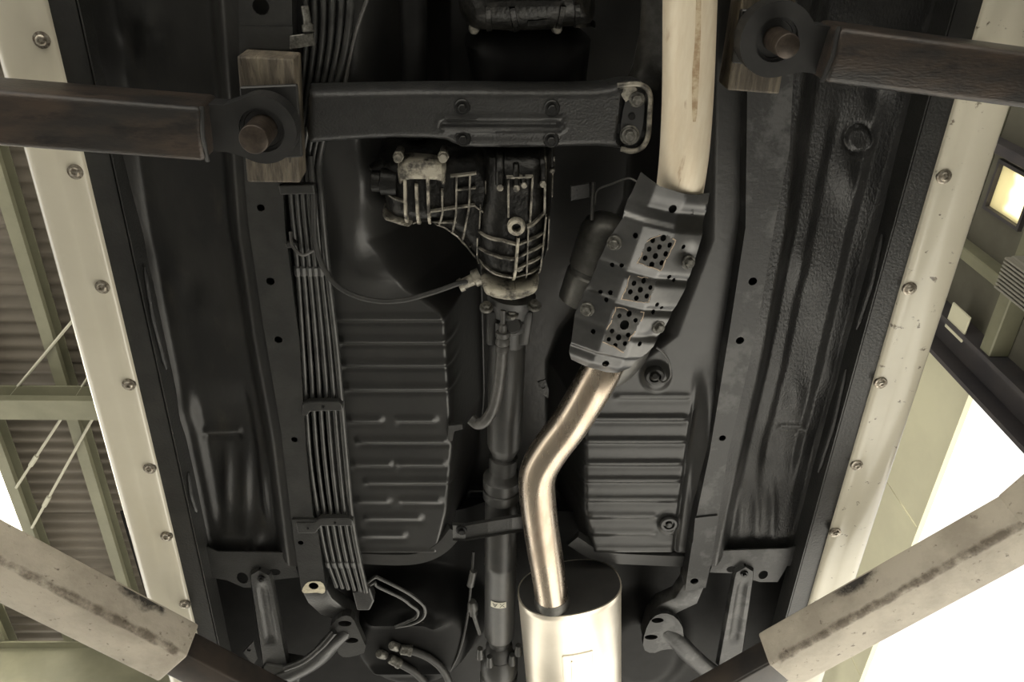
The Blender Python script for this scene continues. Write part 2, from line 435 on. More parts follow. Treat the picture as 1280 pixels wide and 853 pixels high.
y0 = 2.62 - SW * 7
for i in range(15):
    y = y0 + SW * i; dz = .003 * (i % 2)
    inst(sheet_a, 'roof_sheet', (0, y, RZ + dz), ceil)
    if 7 <= i < 9:
        s_ = inst(sky_m, 'skylight_sheet', (0, y, RZ + dz + .012), ceil); s_['label'] = 'bright translucent roof sheet'
    else: inst(sheet_b, 'roof_sheet', (0, y, RZ + dz + .012), ceil)
def cpurlin(x, y0_, y1_, wd=.06, ht=.1):
    t = .006; z1 = RZ - .002; z0 = z1 - ht
    return join(abox(x - wd / 2, x + wd / 2, y0_, y1_, z0, z0 + t), abox(x - wd / 2, x - wd / 2 + t, y0_, y1_, z0 + t, z1), abox(x - wd / 2 + t, x + wd / 2, y0_, y1_, z1 - t, z1), abox(x + wd / 2 - t, x + wd / 2, y0_, y1_, z0 + t, z0 + .03))
for x in (-3.62, -3.13, -2.70, -2.25, -1.8, -1.3, -.8, -.3, .3, .8, 1.3, 1.8):
    mk('purlin', cpurlin(x, -2.7, 8.6), 'steel_green', ceil)
def ibeam(y, x0, x1, ht, wd=.12, z1=RZ - .105):
    z0 = z1 - ht; t = .012
    return join(abox(x0, x1, y - wd / 2, y + wd / 2, z0, z0 + t), abox(x0, x1, y - wd / 2, y + wd / 2, z1 - t, z1), abox(x0, x1, y - .005, y + .005, z0 + t, z1 - t))
for y, ht in ((-1.6, .16), (2.44, .14), (4.42, .34), (6.4, .2), (8.3, .2)):
    mk('rafter', ibeam(y, -4.9, 2.12, ht), 'steel_green', ceil)
def UZ(px, py, Z): return U(px, py, Z - HS)
for a, b in (((120, 366), (-20, 534)), ((165, 388), (20, 610)), ((160, 444), (40, 660))):
    A, B = UZ(*a, RZ - .11), UZ(*b, RZ - .11)
    r_ = mk('brace_rod', join(tube([A, B], .0075, 8), tube([A.lerp(B, .80), A.lerp(B, .86)], .013, 8)), 'steel_rod', ceil, smooth=True)
# wall beyond the car, on its driver side, with the open bay door
WX = 2.2; KW = (WX - CAM[0]) / (2.0 - CAM[0])
def wy(y): return y * KW
def wz(z): return .75 + (z - .75) * KW
wall = bpy.data.objects.new('wall_right', None); COL.objects.link(wall); wall.location = (WX, 2, 0)
tag(wall, 'workshop side wall with open bay under a beige lintel panel', 'wall', kind='structure')
LZ = wz(3.515)
for i, (a, b) in enumerate(((wy(1.80), wy(2.62)), (wy(2.625), wy(3.7)), (wy(3.705), wy(5.2)), (wy(5.205), 8.6))):
    mk('lintel_panel', bev(abox(WX + .02, WX + .035, a, b, LZ, RZ - .01), .003, 1), 'fascia', wall)
mk('lintel_edge', abox(WX + .012, WX + .04, wy(1.80), 8.6, LZ - .014, LZ), 'fascia', wall)
mk('column', join(abox(WX - .06, WX + .14, wy(1.60), wy(1.62), 0, RZ - .01), abox(WX - .06, WX + .14, wy(1.77), wy(1.79), 0, RZ - .01), abox(WX + .03, WX + .05, wy(1.62), wy(1.77), 0, RZ - .01)), 'column_dark', wall)
mk('column', abox(WX - .04, WX + .1, 8.5, 8.75, 0, RZ - .01), 'column_dark', wall)
wx0, wx1, wz0, wz1 = wy(.94), wy(1.135), wz(3.595), wz(3.835)
for (a, b, c, d) in ((-2.8, wx0, 0, RZ - .01), (wx1, wy(1.60), 0, RZ - .01), (wx0, wx1, 0, wz0), (wx0, wx1, wz1, RZ - .01)):
    mk('wall_panel', abox(WX + .04, WX + .10, a, b, c, d), 'wall_grey', wall)
mk('girt', bev(abox(WX - .05, WX + .04, -2.8, wy(1.60), wz(3.40), wz(3.47)), .005, 1), 'steel_green', wall)
mk('girt', bev(abox(WX - .05, WX + .04, -2.8, wy(1.60), wz(3.90), wz(3.96)), .005, 1), 'steel_green', wall)
mk('wall_post', bev(abox(WX - .04, WX + .04, wy(1.30), wy(1.35), 0, RZ - .01), .005, 1), 'steel_green', wall)
mk('wall_post', bev(abox(WX - .04, WX + .04, wy(.86), wy(.90), 0, RZ - .01), .005, 1), 'column_dark', wall)
mk('brace_plate', bev(abox(WX - .055, WX - .045, wy(1.52), wy(1.64), wz(3.58), wz(3.72)), .003, 1), 'fascia', wall)
fr = .008
win = bpy.data.objects.new('window_1', None); COL.objects.link(win); win.location = (WX + .05, (wx0 + wx1) / 2, wz0)
tag(win, 'small frosted window high in the grey side wall', 'window', kind='structure')
mk('window_frame', join(abox(WX + .02, WX + .07, wx0 - fr, wx0 + fr, wz0 - fr, wz1 + fr), abox(WX + .02, WX + .07, wx1 - fr, wx1 + fr, wz0 - fr, wz1 + fr), abox(WX + .02, WX + .07, wx0 + fr, wx1 - fr, wz0 - fr, wz0 + fr), abox(WX + .02, WX + .07, wx0 + fr, wx1 - fr, wz1 - fr, wz1 + fr)), 'column_dark', win)
mk('pane', abox(WX + .042, WX + .05, wx0 + fr, wx1 - fr, wz0 + fr, wz1 - fr), 'frosted', win)
lv = thing('wall_vent', (WX - .1, wy(1.22), wz(3.3)), 'grey louvred vent box on the side wall under the small window', 'vent')
mk('housing', bev(abox(WX - .12, WX + .02, wy(1.16), wy(1.29), wz(3.0), wz(3.40)), .006, 1), 'louver_grey', lv)
for k in range(9):
    yy = wy(1.16) + (wy(1.29) - wy(1.16)) * (k + .5) / 9
    mk('louver', bev(abox(WX - .150, WX - .118, yy - .0045, yy + .0045, wz(3.02), wz(3.39)), .002, 1), 'louver_grey', lv)

# ------------------------------------------------------------------ the car body seen from below
car = thing('car_body', (0, .8, HS), 'underside of a raised cream car with black undersealed floor', 'car')
def line(tab): return lambda y: interp(y, tab)
# side skirts (cream) with their screws
def skirt_edges(side):
    if side < 0: return [(-60, 43), (0, 62), (95, 77), (190, 104), (284, 119), (420, 150), (568, 189), (700, 222), (785, 245), (860, 263)]
    return [(-60, 1255), (0, 1236), (130, 1195), (284, 1151), (417, 1111), (567, 1071), (660, 1042), (748, 1014), (860, 982)]
def skirt(side):
    tab = skirt_edges(side); V, F = [], []
    ys = np.linspace(-60, 880, 95); xi = interp(ys, tab)
    P = Ua(xi, ys, 0)
    cx = np.polyfit(P[:, 1], P[:, 0], 1); P = np.concatenate([[[0, P[0, 1] - .45, 0]], P])
    prof = [(.000, .030), (-.001, .004), (.002, .0), (.018, -.001), (.036, -.001), (.040, -.003), (.052, -.006), (.070, -.0055), (.082, -.003), (.089, .004), (.0925, .014), (.095, .03), (.100, .09), (.106, .17), (.102, .171), (.092, .03), (.085, .008), (.06, .0), (.01, .006), (.004, .03)]
    for p in P:
        x0 = cx[0] * p[1] + cx[1]
        for a, z in prof: V.append((x0 + side * a, p[1], HS + z))
    n = len(prof)
    for j in range(len(P) - 1):
        for k in range(n): F.append((j * n + k, j * n + (k + 1) % n, (j + 1) * n + (k + 1) % n, (j + 1) * n + k))
    F.append(tuple(range(n))[::-1]); F.append(tuple(range((len(P) - 1) * n, len(P) * n)))
    o = mk('side_skirt', (V, F), 'cream_paint' if side < 0 else 'cream_speckled', car, smooth=True, sharp=50)
    return o, cx
sl, cl = skirt(-1); sr, cr_ = skirt(1)
sl['label'] = 'glossy cream painted side skirt'; sr['label'] = 'cream side skirt speckled with dirt'
for px, py in ((52, 50), (94, 215), (128, 359), (161, 481), (187, 586), (208, 671), (231, 756)):
    p = U(px, py, -.002); inst(SCREW, 'screw', p, sl, rot=(0, 0, random.random() * 3))
for px, py in ((1222, 62), (1180, 221), (1137, 361), (1101, 479), (1071, 582), (1044, 666)):
    p = U(px, py, -.002); inst(SCREW, 'screw', p, sr, rot=(0, 0, random.random() * 3))
# sills: flat flange next to the skirt, then the pinch weld lip
def sill(side):
    tab = skirt_edges(side); ys = np.linspace(-60, 870, 60); xi = interp(ys, tab)
    P = Ua(xi, ys, 0); cx = np.polyfit(P[:, 1], P[:, 0], 1); P = np.concatenate([[[0, P[0, 1] - .45, 0]], P]); V, F = [], []
    prof = [(.004, .010), (-.040, .011), (-.043, .018), (-.0455, .020), (-.046, .003), (-.0485, .003), (-.0495, .056), (.004, .056)]
    for p in P:
        x0 = cx[0] * p[1] + cx[1]
        for a, z in prof: V.append((x0 + side * a, p[1], HS + z))
    n = len(prof)
    for j in range(len(P) - 1):
        for k in range(n): F.append((j * n + k, j * n + (k + 1) % n, (j + 1) * n + (k + 1) % n, (j + 1) * n + k))
    F.append(tuple(range(n))[::-1]); F.append(tuple(range((len(P) - 1) * n, len(P) * n)))
    s = mk('sill', (V, F), 'rail_paint', car, smooth=True, sharp=30)
    # raised seam clips on the pinch weld
    for a, b in (((340, 470), (600, 650)) if side < 0 else ((300, 420), (470, 600))):
        yy = np.linspace(a, b, 12); Q = Ua(interp(yy, tab), yy, 0)
        pts = [Vector((cx[0] * q[1] + cx[1] - side * .0525, q[1], HS + .014 + .010 * abs(i - 5.5) / 5.5)) for i, q in enumerate(Q)]
        mk('seam_bead', tube(pts, [.002] + [.0055] * 10 + [.002], 8), 'frame_satin', s, smooth=True)
    return s
sill(-1); sill(1)

# outer floor panels
def zl_outer(PX, PY):
    z = np.zeros_like(PX)
    l = interp(PY, [(-60, 100), (190, 150), (284, 164), (568, 222), (690, 248)]); r = interp(PY, [(-60, 290), (284, 312), (407, 330), (537, 352), (690, 370)])
    t = (PX - l) / (r - l)
    z -= .036 * (1 - sst(t, -.02, .17)); z -= .044 * sst(t, .80, .99)
    z += .010 * sst(PY, 470, 520) * sst(t, .2, .3) * (1 - sst(t, .7, .78)) * (1 - sst(PY, 640, 672))
    z += ridgeX(PX, PY, 255, 300, 541, 4, .006, 4) - ridgeX(PX, PY, 255, 300, 549, 4, .006, 4)
    for x, y, a in ((262, 380, -.006), (290, 395, -.005), (230, 515, -.009), (180, 330, -.006), (160, 60, .008), (190, 30, -.008), (120, 70, -.012), (240, 360, .005)):
        z += blob(PX, PY, x, y, 16, 22, a)
    for x in (282, 306, 330):
        z += blob(PX, PY, x, 610, 7, 45, -.008)
    z += blob(PX, PY, 322, 678, 7, 14, -.008) + blob(PX, PY, 300, 668, 26, 5, -.005)
    z += .002 * np.sin(PY * .031 + 1) * np.cos(PX * .05)
    return z
fl = mk('floor_panel', gridsheet(np.linspace(-60, 690, 260), line([(-60, 78), (0, 95), (190, 140), (284, 153), (568, 213), (690, 240)]), line([(-60, 312), (230, 320), (284, 325), (407, 342), (537, 363), (648, 375), (690, 381)]), 110, .060, zl_outer), 'underseal', car, smooth=True, sharp=60)
def zr_outer(PX, PY):
    z = np.zeros_like(PX)
    l = interp(PY, [(-60, 1000), (117, 985), (284, 966), (461, 934), (567, 909), (690, 885)]); r = interp(PY, [(-60, 1215), (284, 1108), (567, 1036), (700, 1000)])
    t = (PX - l) / (r - l)
    z -= .036 * sst(t, .83, 1.02); z -= .044 * (1 - sst(t, .01, .22))
    z += .010 * sst(PY, 110, 180) * sst(t, .3, .42) * (1 - sst(t, .66, .74)) * (1 - sst(PY, 560, 640))
    d = np.hypot(PX - 1076, PY - 175); z -= .004 * (1 - sst(d, 13, 18)); z += .003 * np.exp(-((d - 18) / 2.5) ** 2)
    for x, y, a in ((1060, 220, -.006), (1000, 330, -.005), (1040, 470, -.005), (995, 500, -.006), (1020, 560, .006), (985, 600, -.007), (960, 560, .005), (1100, 120, .006)):
        z += blob(PX, PY, x, y, 14, 26, a)
    z += ridgeX(PX, PY, 975, 1010, 536, 3, .005, 4)
    for x in (925, 945, 965): z += blob(PX, PY, x, 640, 6, 36, -.006)
    z += .002 * np.sin(PY * .029) * np.cos(PX * .06)
    return z
fr_ = mk('floor_panel', gridsheet(np.linspace(-60, 690, 260), line([(-60, 983), (87, 975), (187, 970), (284, 951), (367, 938), (461, 920), (537, 903), (567, 897), (690, 879)]), line([(-60, 1222), (0, 1204), (284, 1117), (567, 1043), (700, 1006)]), 110, .060, zr_outer), 'underseal_rough', car, smooth=True, sharp=60)
# rear end plates of the outer panels, with their big holes
def plate_px(name, px, holes, z, th, m, parent, rnd=0, step=None):
    poly = [tuple(U(a, b, z)[:2]) for a, b in (smooth_poly(px, rnd) if rnd else px)]
    hs = []
    for h in holes:
        c = U(h[0], h[1], z); hs.append(circ(c, h[2], 14, h[3] if len(h) > 3 else None))
    v, T = cdt_fill(poly, hs)
    return mk(name, solid_plate(v, T, HS + z, HS + z + th), m, parent)
plate_px('end_plate', [(236, 684), (258, 684), (272, 690), (352, 691), (366, 697), (374, 722), (354, 724), (345, 725), (330, 735), (305, 735), (284, 726), (262, 722), (246, 716)], [(303, 723, .013, .018), (343.5, 715.5, .013, .010)], .040, .003, 'rail_paint', car)
plate_px('end_plate', [(1004, 682), (985, 686), (900, 689), (893, 700), (887, 716), (915, 717), (930, 722), (950, 728), (972, 728), (984, 708), (998, 706)], [(914, 712, .011, .010), (954, 719, .011, .014)], .040, .003, 'rail_dusty', car)

# frame rails: bottom plate with real holes and two webs
def rail(px_l, px_r, holes, z, m, dep=.055):
    pl = [U(x, y, z) for y, x in px_l]; pr = [U(x, y, z) for y, x in px_r]
    poly = [tuple(p[:2]) for p in pl] + [tuple(p[:2]) for p in pr[::-1]]
    poly = densify(poly, .05)
    hs = [circ(U(a, b, z), r, 14) for a, b, r in holes]
    v, T = cdt_fill(poly, hs)
    vf = solid_plate(v, T, HS + z, HS + z + .003)
    def web(P, s):
        V, F = [], []
        for p in P:
            V += [(p.x, p.y, HS + z + .003), (p.x, p.y, HS + z + dep - .002), (p.x + s * .003, p.y, HS + z + dep - .002), (p.x + s * .003, p.y, HS + z + .003)]
        for i in range(len(P) - 1):
            a = 4 * i; F += [(a + k, a + (k + 1) % 4, a + 4 + (k + 1) % 4, a + 4 + k) for k in range(4)]
        F += [(3, 2, 1, 0), tuple(len(V) - 4 + k for k in range(4))]
        return V, F
    top = solid_plate(*cdt_fill(poly), HS + z + dep - .002, HS + z + dep)
    return join(vf, web(pl, 1), web(pr, -1), top)
rl = mk('frame_rail', rail([(-60, 298), (96, 299), (230, 306), (284, 311), (407, 329), (537, 351), (648, 364), (700, 371), (740, 377)], [(-60, 364), (96, 366), (230, 353), (284, 356), (427, 374), (567, 383), (644, 391), (655, 396), (700, 402), (740, 408)],
    [(326, 8, .0125), (326, 260, .0066), (338, 352, .0075), (348, 425, .0075), (368, 550, .0066), (376, 679, .0062), (392, 733, .0105)], .008, 'rail_paint'), 'rail_paint', car)
rr = mk('frame_rail', rail([(-60, 938), (117, 934), (284, 932), (401, 914), (567, 887), (648, 870), (700, 862), (740, 856)], [(-60, 1000), (87, 992), (187, 987), (284, 968), (367, 954), (461, 935), (537, 917), (567, 910), (648, 898), (700, 890), (735, 882)],
    [(941, 352, .0080), (925, 426, .0080), (903, 548, .0072), (876, 674, .0068), (868, 727, .0095)], .008, 'rail_dusty'), 'rail_dusty', car)
rl['label'] = 'black box-section frame rail with round holes'; rr['label'] = 'dusty grey frame rail with round holes'
def patch(px, z, th, m, name, parent, holes=()):
    return plate_px(name, px, holes, z, th, m, parent, rnd=1)
patch([(377, 738), (383, 729), (392, 727), (403, 728), (407, 737), (405, 743), (396, 741), (386, 742), (379, 742)], .0068, .001, 'bare_patch', 'bare_metal_patch', rl, [(392, 733, .0112)])
# lapped end sections of the rails
mk('rail_lap', pprism([(365, 650), (396, 650), (400, 657), (396, 664), (367, 664)], .004, .004), 'rail_paint', rl)
mk('rail_lap', pprism([(869, 648), (897, 645), (893, 660), (888, 676), (866, 680)], .004, .004), 'rail_dusty', rr)
mk('rail_lap', pprism([(299, 60), (365, 62), (366, 34), (299, 33)], .004, .004), 'rail_paint', rl)
# kick-up at the rear of each rail
def kick(pts, wd, m, parent):
    P = [U(a, b, z) for a, b, z in pts]; V, F = [], []
    for i, p in enumerate(P):
        t = P[min(i + 1, len(P) - 1)] - P[max(i - 1, 0)]; t.z = 0; t.normalize(); n = Vector((-t.y, t.x, 0)) * wd[i] / 2
        V += [p + n, p - n, p - n + Vector((0, 0, .04)), p + n + Vector((0, 0, .04))]
    for i in range(len(P) - 1):
        F += [(4 * i + k, 4 * i + (k + 1) % 4, 4 * i + 4 + (k + 1) % 4, 4 * i + 4 + k) for k in range(4)]
    F += [(3, 2, 1, 0), tuple(len(V) - 4 + k for k in range(4))]
    return mk('rail_kick_up', bev((V, F), .006, 2), m, parent, smooth=True)
kick([(392, 737, .010), (400, 752, .02), (415, 765, .04), (434, 775, .06), (440, 800, .07)], [.058, .06, .062, .05, .05], 'rail_paint', rl)
kick([(868, 733, .010), (858, 752, .02), (836, 762, .04), (822, 775, .06), (815, 800, .07)], [.05, .06, .06, .05, .05], 'rail_dusty', rr)

# centre floor with ribs, falling away into the tunnel
RIBS_L = [(399, 412, 556, 1.), (427, 425, 572, 1.1), (456, 428, 572, 1.), (486, 432, 574, 1.), (526, 436, 478, .8), (526, 496, 545, .8), (552, 447, 560, 1.), (581, 440, 490, .8), (581, 497, 558, .8), (603, 457, 565, 1.), (627, 447, 487, .7), (627, 500, 552, .8), (648, 457, 527, .8), (670, 453, 507, .7)]
RIBS_R = [(497, 770, 862, .5), (524, 738, 858, 1.), (552, 730, 856, 1.), (580, 730, 852, 1.), (601, 725, 850, 1.), (625, 725, 848, .9), (646, 735, 820, .8), (667, 738, 818, .7), (687, 740, 842, .9)]
def zc(PX, PY):
    z = np.zeros_like(PX)
    L0 = interp(PY, [(-60, 440), (180, 440), (300, 455), (360, 500), (395, 552), (560, 562), (640, 555), (700, 540)])
    L1 = interp(PY, [(-60, 560), (180, 560), (300, 575), (360, 592), (395, 602), (560, 606), (640, 600), (700, 585)])
    R0 = interp(PY, [(-60, 900), (300, 895), (420, 850), (480, 770), (520, 735), (640, 735), (700, 748)])
    R1 = interp(PY, [(-60, 840), (300, 800), (420, 745), (480, 705), (520, 690), (640, 690), (700, 705)])
    k = sst(PX, L0, L1) * (1 - sst(PX, R1, R0))
    k = np.maximum(k, 0)
    z += .21 * k
    ribs = np.zeros_like(PX)
    for y, x0, x1, a in RIBS_L: ribs += ridgeX(PX, PY, x0, x1, y - 2 + (PX - 500) * 0, 3.8, .0068 * a, 6) - ridgeX(PX, PY, x0, x1, y + 5, 3.2, .003 * a, 6)
    for y, x0, x1, a in RIBS_R: ribs += ridgeX(PX, PY, x0, x1, y - 2, 3.8, .0068 * a, 6) - ridgeX(PX, PY, x0, x1, y + 5, 3.2, .003 * a, 6)
    z += ribs * (1 - sst(k, .15, .5))
    d = np.hypot(PX - 836, PY - 655); z += -.006 * (1 - sst(d, 10, 15)) + .006 * (1 - sst(d, 5, 8))
    d = np.hypot(PX - 820, PY - 470); z += -.010 * (1 - sst(d, 10, 22))
    z += -.018 * sst(PX, 862, 885) * sst(PY, 440, 520)            # fold up to the right rail
    z += .006 * np.exp(-((PX - interp(PY, [(430, 878), (700, 842)])) / 2.5) ** 2) * sst(PY, 470, 520)
    for x, y, rx, ry, a in ((440, 290, 22, 40, -.012), (470, 340, 30, 20, -.01), (455, 220, 20, 26, -.006), (500, 330, 40, 16, .006)):
        z += blob(PX, PY, x, y, rx, ry, a)
    z += .012 * sst(PY, 686, 698) - .006 * np.exp(-((PY - 690) / 2.5) ** 2)
    return z
cfl = mk('centre_floor_panel', gridsheet(np.linspace(-60, 704, 420), line([(-60, 360), (230, 372), (330, 385), (430, 398), (567, 412), (650, 428), (704, 446)]), line([(-60, 938), (284, 934), (401, 916), (567, 890), (704, 864)]), 300, .045, zc), 'floor_paint', car, smooth=True, sharp=60)
# flange along the rear edge of the floor
for pts in ([(446, 698), (500, 700), (530, 696), (553, 684), (570, 664)], [(716, 676), (738, 690), (762, 697), (810, 700), (860, 702)]):
    Q = spline([U(a, b, .046) for a, b in pts], 6)
    mk('rear_flange', strip(Q, .046, .002, .012), 'floor_paint', car)
# rear floor: a recess further up, with the tank bulge
def zrear(PX, PY):
    z = np.zeros_like(PX)
    d = np.hypot((PX - 520) / 85, (PY - 770) / 62); z -= .095 * (1 - sst(d, .72, 1.15))
    z += ridgeX(PX, PY, 460, 560, 740, 4, .012) + ridgeX(PX, PY, 470, 560, 800, 4, .012)
    z += blob(PX, PY, 545, 738, 8, 8, -.012)
    d = np.hypot((PX - 800) / 60, (PY - 800) / 60); z -= .04 * (1 - sst(d, .6, 1.15))
    z += .05 * np.exp(-((PX - 630) / 40) ** 2)
    return z
mk('rear_floor_panel', gridsheet(np.linspace(640, 900, 110), line([(640, 150), (900, 230)]), line([(640, 1080), (900, 1010)]), 200, .150, zrear), 'recess_shade', car, smooth=True)
mk('front_floor_panel', abox(-.75, .75, -.25, .16, HS + .16, HS + .18), 'recess_shade', car)
light_block_parts = [abox(-.76, .76, -.55, 3.2, HS + .29, HS + .31), abox(-.76, -.75, -.55, 3.2, HS + .06, HS + .29), abox(.75, .76, -.55, 3.2, HS + .06, HS + .29), abox(-.75, .75, -.55, -.54, HS + .06, HS + .29), abox(-.75, .75, 3.19, 3.2, HS + .06, HS + .29)]
mk('light_block', join(*light_block_parts), 'recess_shade', car)  # unseen dark box added to stop light leaking in above the floor
for sd_ in (-1, 1):          # lower doors above the skirts
    V, F = [], []
    pr_ = [(.775, .10), (.80, .20), (.825, .45), (.80, .72), (.74, .80), (.70, .80), (.76, .70), (.77, .20), (.755, .10)]
    for y in (-.5, 3.15):
        for x, z in pr_: V.append((sd_ * x, y, HS + z))
    n_ = len(pr_); F = [(k, (k + 1) % n_, (k + 1) % n_ + n_, k + n_) for k in range(n_)] + [tuple(range(n_)), tuple(range(n_, 2 * n_))]
    mk('body_side', (V, F), 'cream_paint', car)
mk('body_upper', bev(abox(-.74, .74, -.5, 3.15, HS + .70, HS + .82), .03, 3), 'cream_paint', car)
# grommets in the right floor and its sensor lead
def ring_disc(c, r, h): return lathe((c.x, c.y, c.z + .004), (c.x, c.y, c.z - h), [(0, r), (.5, r), (.8, r * .85), (.8, r * .6), (.3, r * .55), (.3, r * .35), (.9, r * .32), (1, r * .2)], 20)
mk('grommet', ring_disc(U(836, 655, .036), .021, .007), 'floor_paint', car, smooth=True)
gro = mk('grommet', ring_disc(U(818, 469, .033), .020, .012), 'rubber', car, smooth=True)
wire = thing('sensor_lead', U(820, 465, .03), 'thin pale sensor wire leading from heat shield into a black floor grommet', 'wire')
mk('wire', tube(spline([U(818, 470, .024), U(829, 478, .018), U(838, 470, .012), U(836, 452, .0), U(828, 440, -.02), U(820, 434, -.03)], 6), .0022, 8), 'hose_grey', wire, smooth=True)
mk('plug', lathe(U(818, 470, .03), U(819, 471, .012), [(0, .010), (.6, .009), (1, .005)], 14), 'rubber', wire, smooth=True)
# body bracket with small hole beside the shaft
plate_px('tunnel_bracket', [(672, 478), (682, 475), (686, 488), (685, 498), (676, 492)], [(679, 484, .004)], .10, .004, 'rail_paint', car)
# loop strap under the shaft
Q = [U(566, 664, .02), U(582, 665, .0), U(610, 660, -.005), U(640, 655, -.005), U(662, 652, .0), U(690, 648, .02)]
sv = []
V, F = [], []
for p in Q:
    V += [p + Vector((0, -.022, 0)), p + Vector((0, .022, 0)), p + Vector((0, .022, .003)), p + Vector((0, -.022, .003)), p + Vector((0, -.022, -.006)), p + Vector((0, .022, -.006))]
for i in range(len(Q) - 1):
    a = 6 * i
    for k0, k1 in ((0, 1), (1, 5), (1, 2), (2, 3), (3, 0), (0, 4)): F.append((a + k0, a + k1, a + 6 + k1, a + 6 + k0))
strap = thing('shaft_safety_strap', U(600, 662, 0), 'black pressed steel strap crossing under the propeller shaft', 'bracket')
mk('strap', (V, F), 'rail_paint', strap)
inst(DBOLT, 'bolt', U(577, 663, .001), strap)

# ------------------------------------------------------------------ gearbox crossmember
xm = thing('gearbox_crossmember', U(600, 150, 0), 'black pressed steel crossmember bolted across under the gearbox', 'crossmember')
XZ = -.030
def xmod(X, Y):
    z = np.zeros_like(X)
    a, b = U(556, 156, XZ), U(698, 157, XZ)
    d = seg_dist(X, Y, [a[:2], b[:2]], closed=False)
    z += .006 * (1 - sst(d, .002, .008)) - .0035 * np.exp(-((d - .011) / .0022) ** 2)
    c1, c2 = U(794, 124, XZ), U(788, 170, XZ)
    d = seg_dist(X, Y, [c1[:2], c2[:2]], closed=False); z += .012 * (1 - sst(d, .018, .024))
    return z
X = Pillow([(380, 112), (390, 112), (480, 110), (560, 109), (700, 110), (755, 109), (778, 103), (800, 103), (814, 116), (815, 135), (811, 170), (803, 186), (788, 191), (760, 189), (745, 187), (660, 190), (585, 190), (567, 185), (553, 178), (480, 177), (390, 183), (380, 184)], .004, XZ, .014, .0042, ztop=.014, rnd=1, mod=xmod)
mk('beam', X.vf, 'frame_satin', xm, smooth=True, sharp=60)
for a, b in ((578, 134), (690, 135), (579, 173), (689, 175)): inst(DBOLT, 'bolt', X.pt(a, b), xm)
rim = [(772, 107), (795, 105), (808, 110), (813, 122), (812, 145), (810, 170), (803, 184), (790, 189), (776, 186)]
mk('rim', tube(spline([Vector(U(a, b, XZ - .001)) for a, b in rim], 6), .0042, 10), 'alloy', xm, smooth=True)
mk('slot_plate', pprism(smooth_poly([(784, 116), (797, 112), (806, 120), (805, 150), (800, 174), (790, 181), (778, 178), (775, 166), (777, 146)], 2), XZ + .006, .004), 'seam_black', xm)
mk('end_washer', lathe(U(787, 169, XZ + .008), U(787, 169, XZ + .001), [(0, .0155), (.9, .0155), (1, .0145)], 24), 'grey_bolt', xm, smooth=True)
inst(BOLT, 'bolt', U(787, 169, XZ + .000), xm); inst(BOLT, 'bolt', U(796, 124, XZ + .003), xm)
mk('end_tab', pprism([(772, 112), (791, 104), (797, 112), (790, 122), (782, 128)], XZ + .002, .004, .001), 'alloy', xm)
mk('locating_hole_shade', lathe(U(790, 146, XZ + .008), U(790, 146, XZ + .003), [(0, .0055), (1, .0055)], 16), 'hole_shade', xm)  # solid black disc, the shade of a locating hole painted on

# ------------------------------------------------------------------ gearbox / transfer case
gb = thing('gearbox', U(620, 260, .05), 'cast alloy gearbox and transfer case with ribs, grimy black with worn pale edges', 'gearbox')
G = Pillow([(602, 188), (694, 188), (695, 215), (694, 270), (690, 320), (684, 346), (676, 358), (640, 366), (608, 360), (599, 348), (592, 325), (590, 290), (597, 240), (600, 205)], .045, -.040, .050, .005, ztop=.13, rnd=1)
mk('main_housing', G.vf, 'casting_grime', gb, smooth=True, sharp=60)
T_ = Pillow([(472, 196), (500, 190), (560, 186), (612, 184), (640, 240), (640, 320), (612, 352), (597, 345), (576, 312), (548, 292), (512, 291), (478, 281), (474, 250), (467, 228), (468, 205)], .060, -.012, .045, .005, ztop=.12, rnd=1)
mk('transfer_housing', T_.vf, 'casting_grime', gb, smooth=True, sharp=60)
z4 = lambda x, y: (460 + x / 3.877, 180 + y / 3.877)
def rib(P, pts, wd, h, m='alloy', name='rib'):
    px = densify([z4(*p) for p in pts], 3, closed=False)
    return mk(name, strip([P.pt(*q) for q in px], wd, h), m, gb)
for pts in ([(180, 150), (185, 400)], [(235, 190), (245, 425)], [(290, 150), (298, 400)]): rib(T_, pts, .0062, .013, 'alloy_clean')
for pts in ([(360, 215), (362, 330), (345, 400)], [(430, 145), (428, 330), (405, 460)], [(495, 140), (490, 300), (455, 490)]): rib(T_, pts, .004, .011)
for pts in ([(300, 322), (430, 302), (520, 290)], [(300, 387), (430, 372)], [(400, 152), (525, 137)], [(430, 216), (522, 206)], [(60, 250), (185, 275)], [(70, 390), (140, 400), (210, 432), (330, 432), (400, 455), (460, 515), (520, 570)]): rib(T_, pts, .004, .010)
for pts in ([(530, 455), (650, 462), (722, 482)], [(490, 540), (600, 536), (690, 552), (720, 552)], [(535, 612), (650, 642), (702, 652)], [(722, 482), (780, 462), (862, 446)], [(716, 548), (770, 520), (852, 507)], [(712, 602), (770, 575), (842, 566)], [(706, 652), (770, 630), (836, 622)], [(670, 158), (800, 154)]): rib(G, pts, .0036, .010)
for pts, wd in (([(728, 445), (715, 600), (695, 765)], .0062), ([(776, 400), (766, 700)], .003), ([(866, 370), (850, 540), (832, 690)], .004), ([(680, 165), (680, 345)], .004), ([(797, 155), (785, 370)], .004), ([(862, 60), (858, 345), (800, 385), (770, 395)], .005), ([(915, 110), (905, 320)], .003), ([(885, 400), (880, 580)], .003)): rib(G, pts, wd, .012, 'alloy' if wd < .006 else 'alloy_clean')
for pts in ([(530, 455), (528, 560), (535, 640)], [(570, 180), (575, 320)], [(520, 300), (560, 330)], [(545, 290), (540, 410)]): rib(T_, pts, .003, .004)
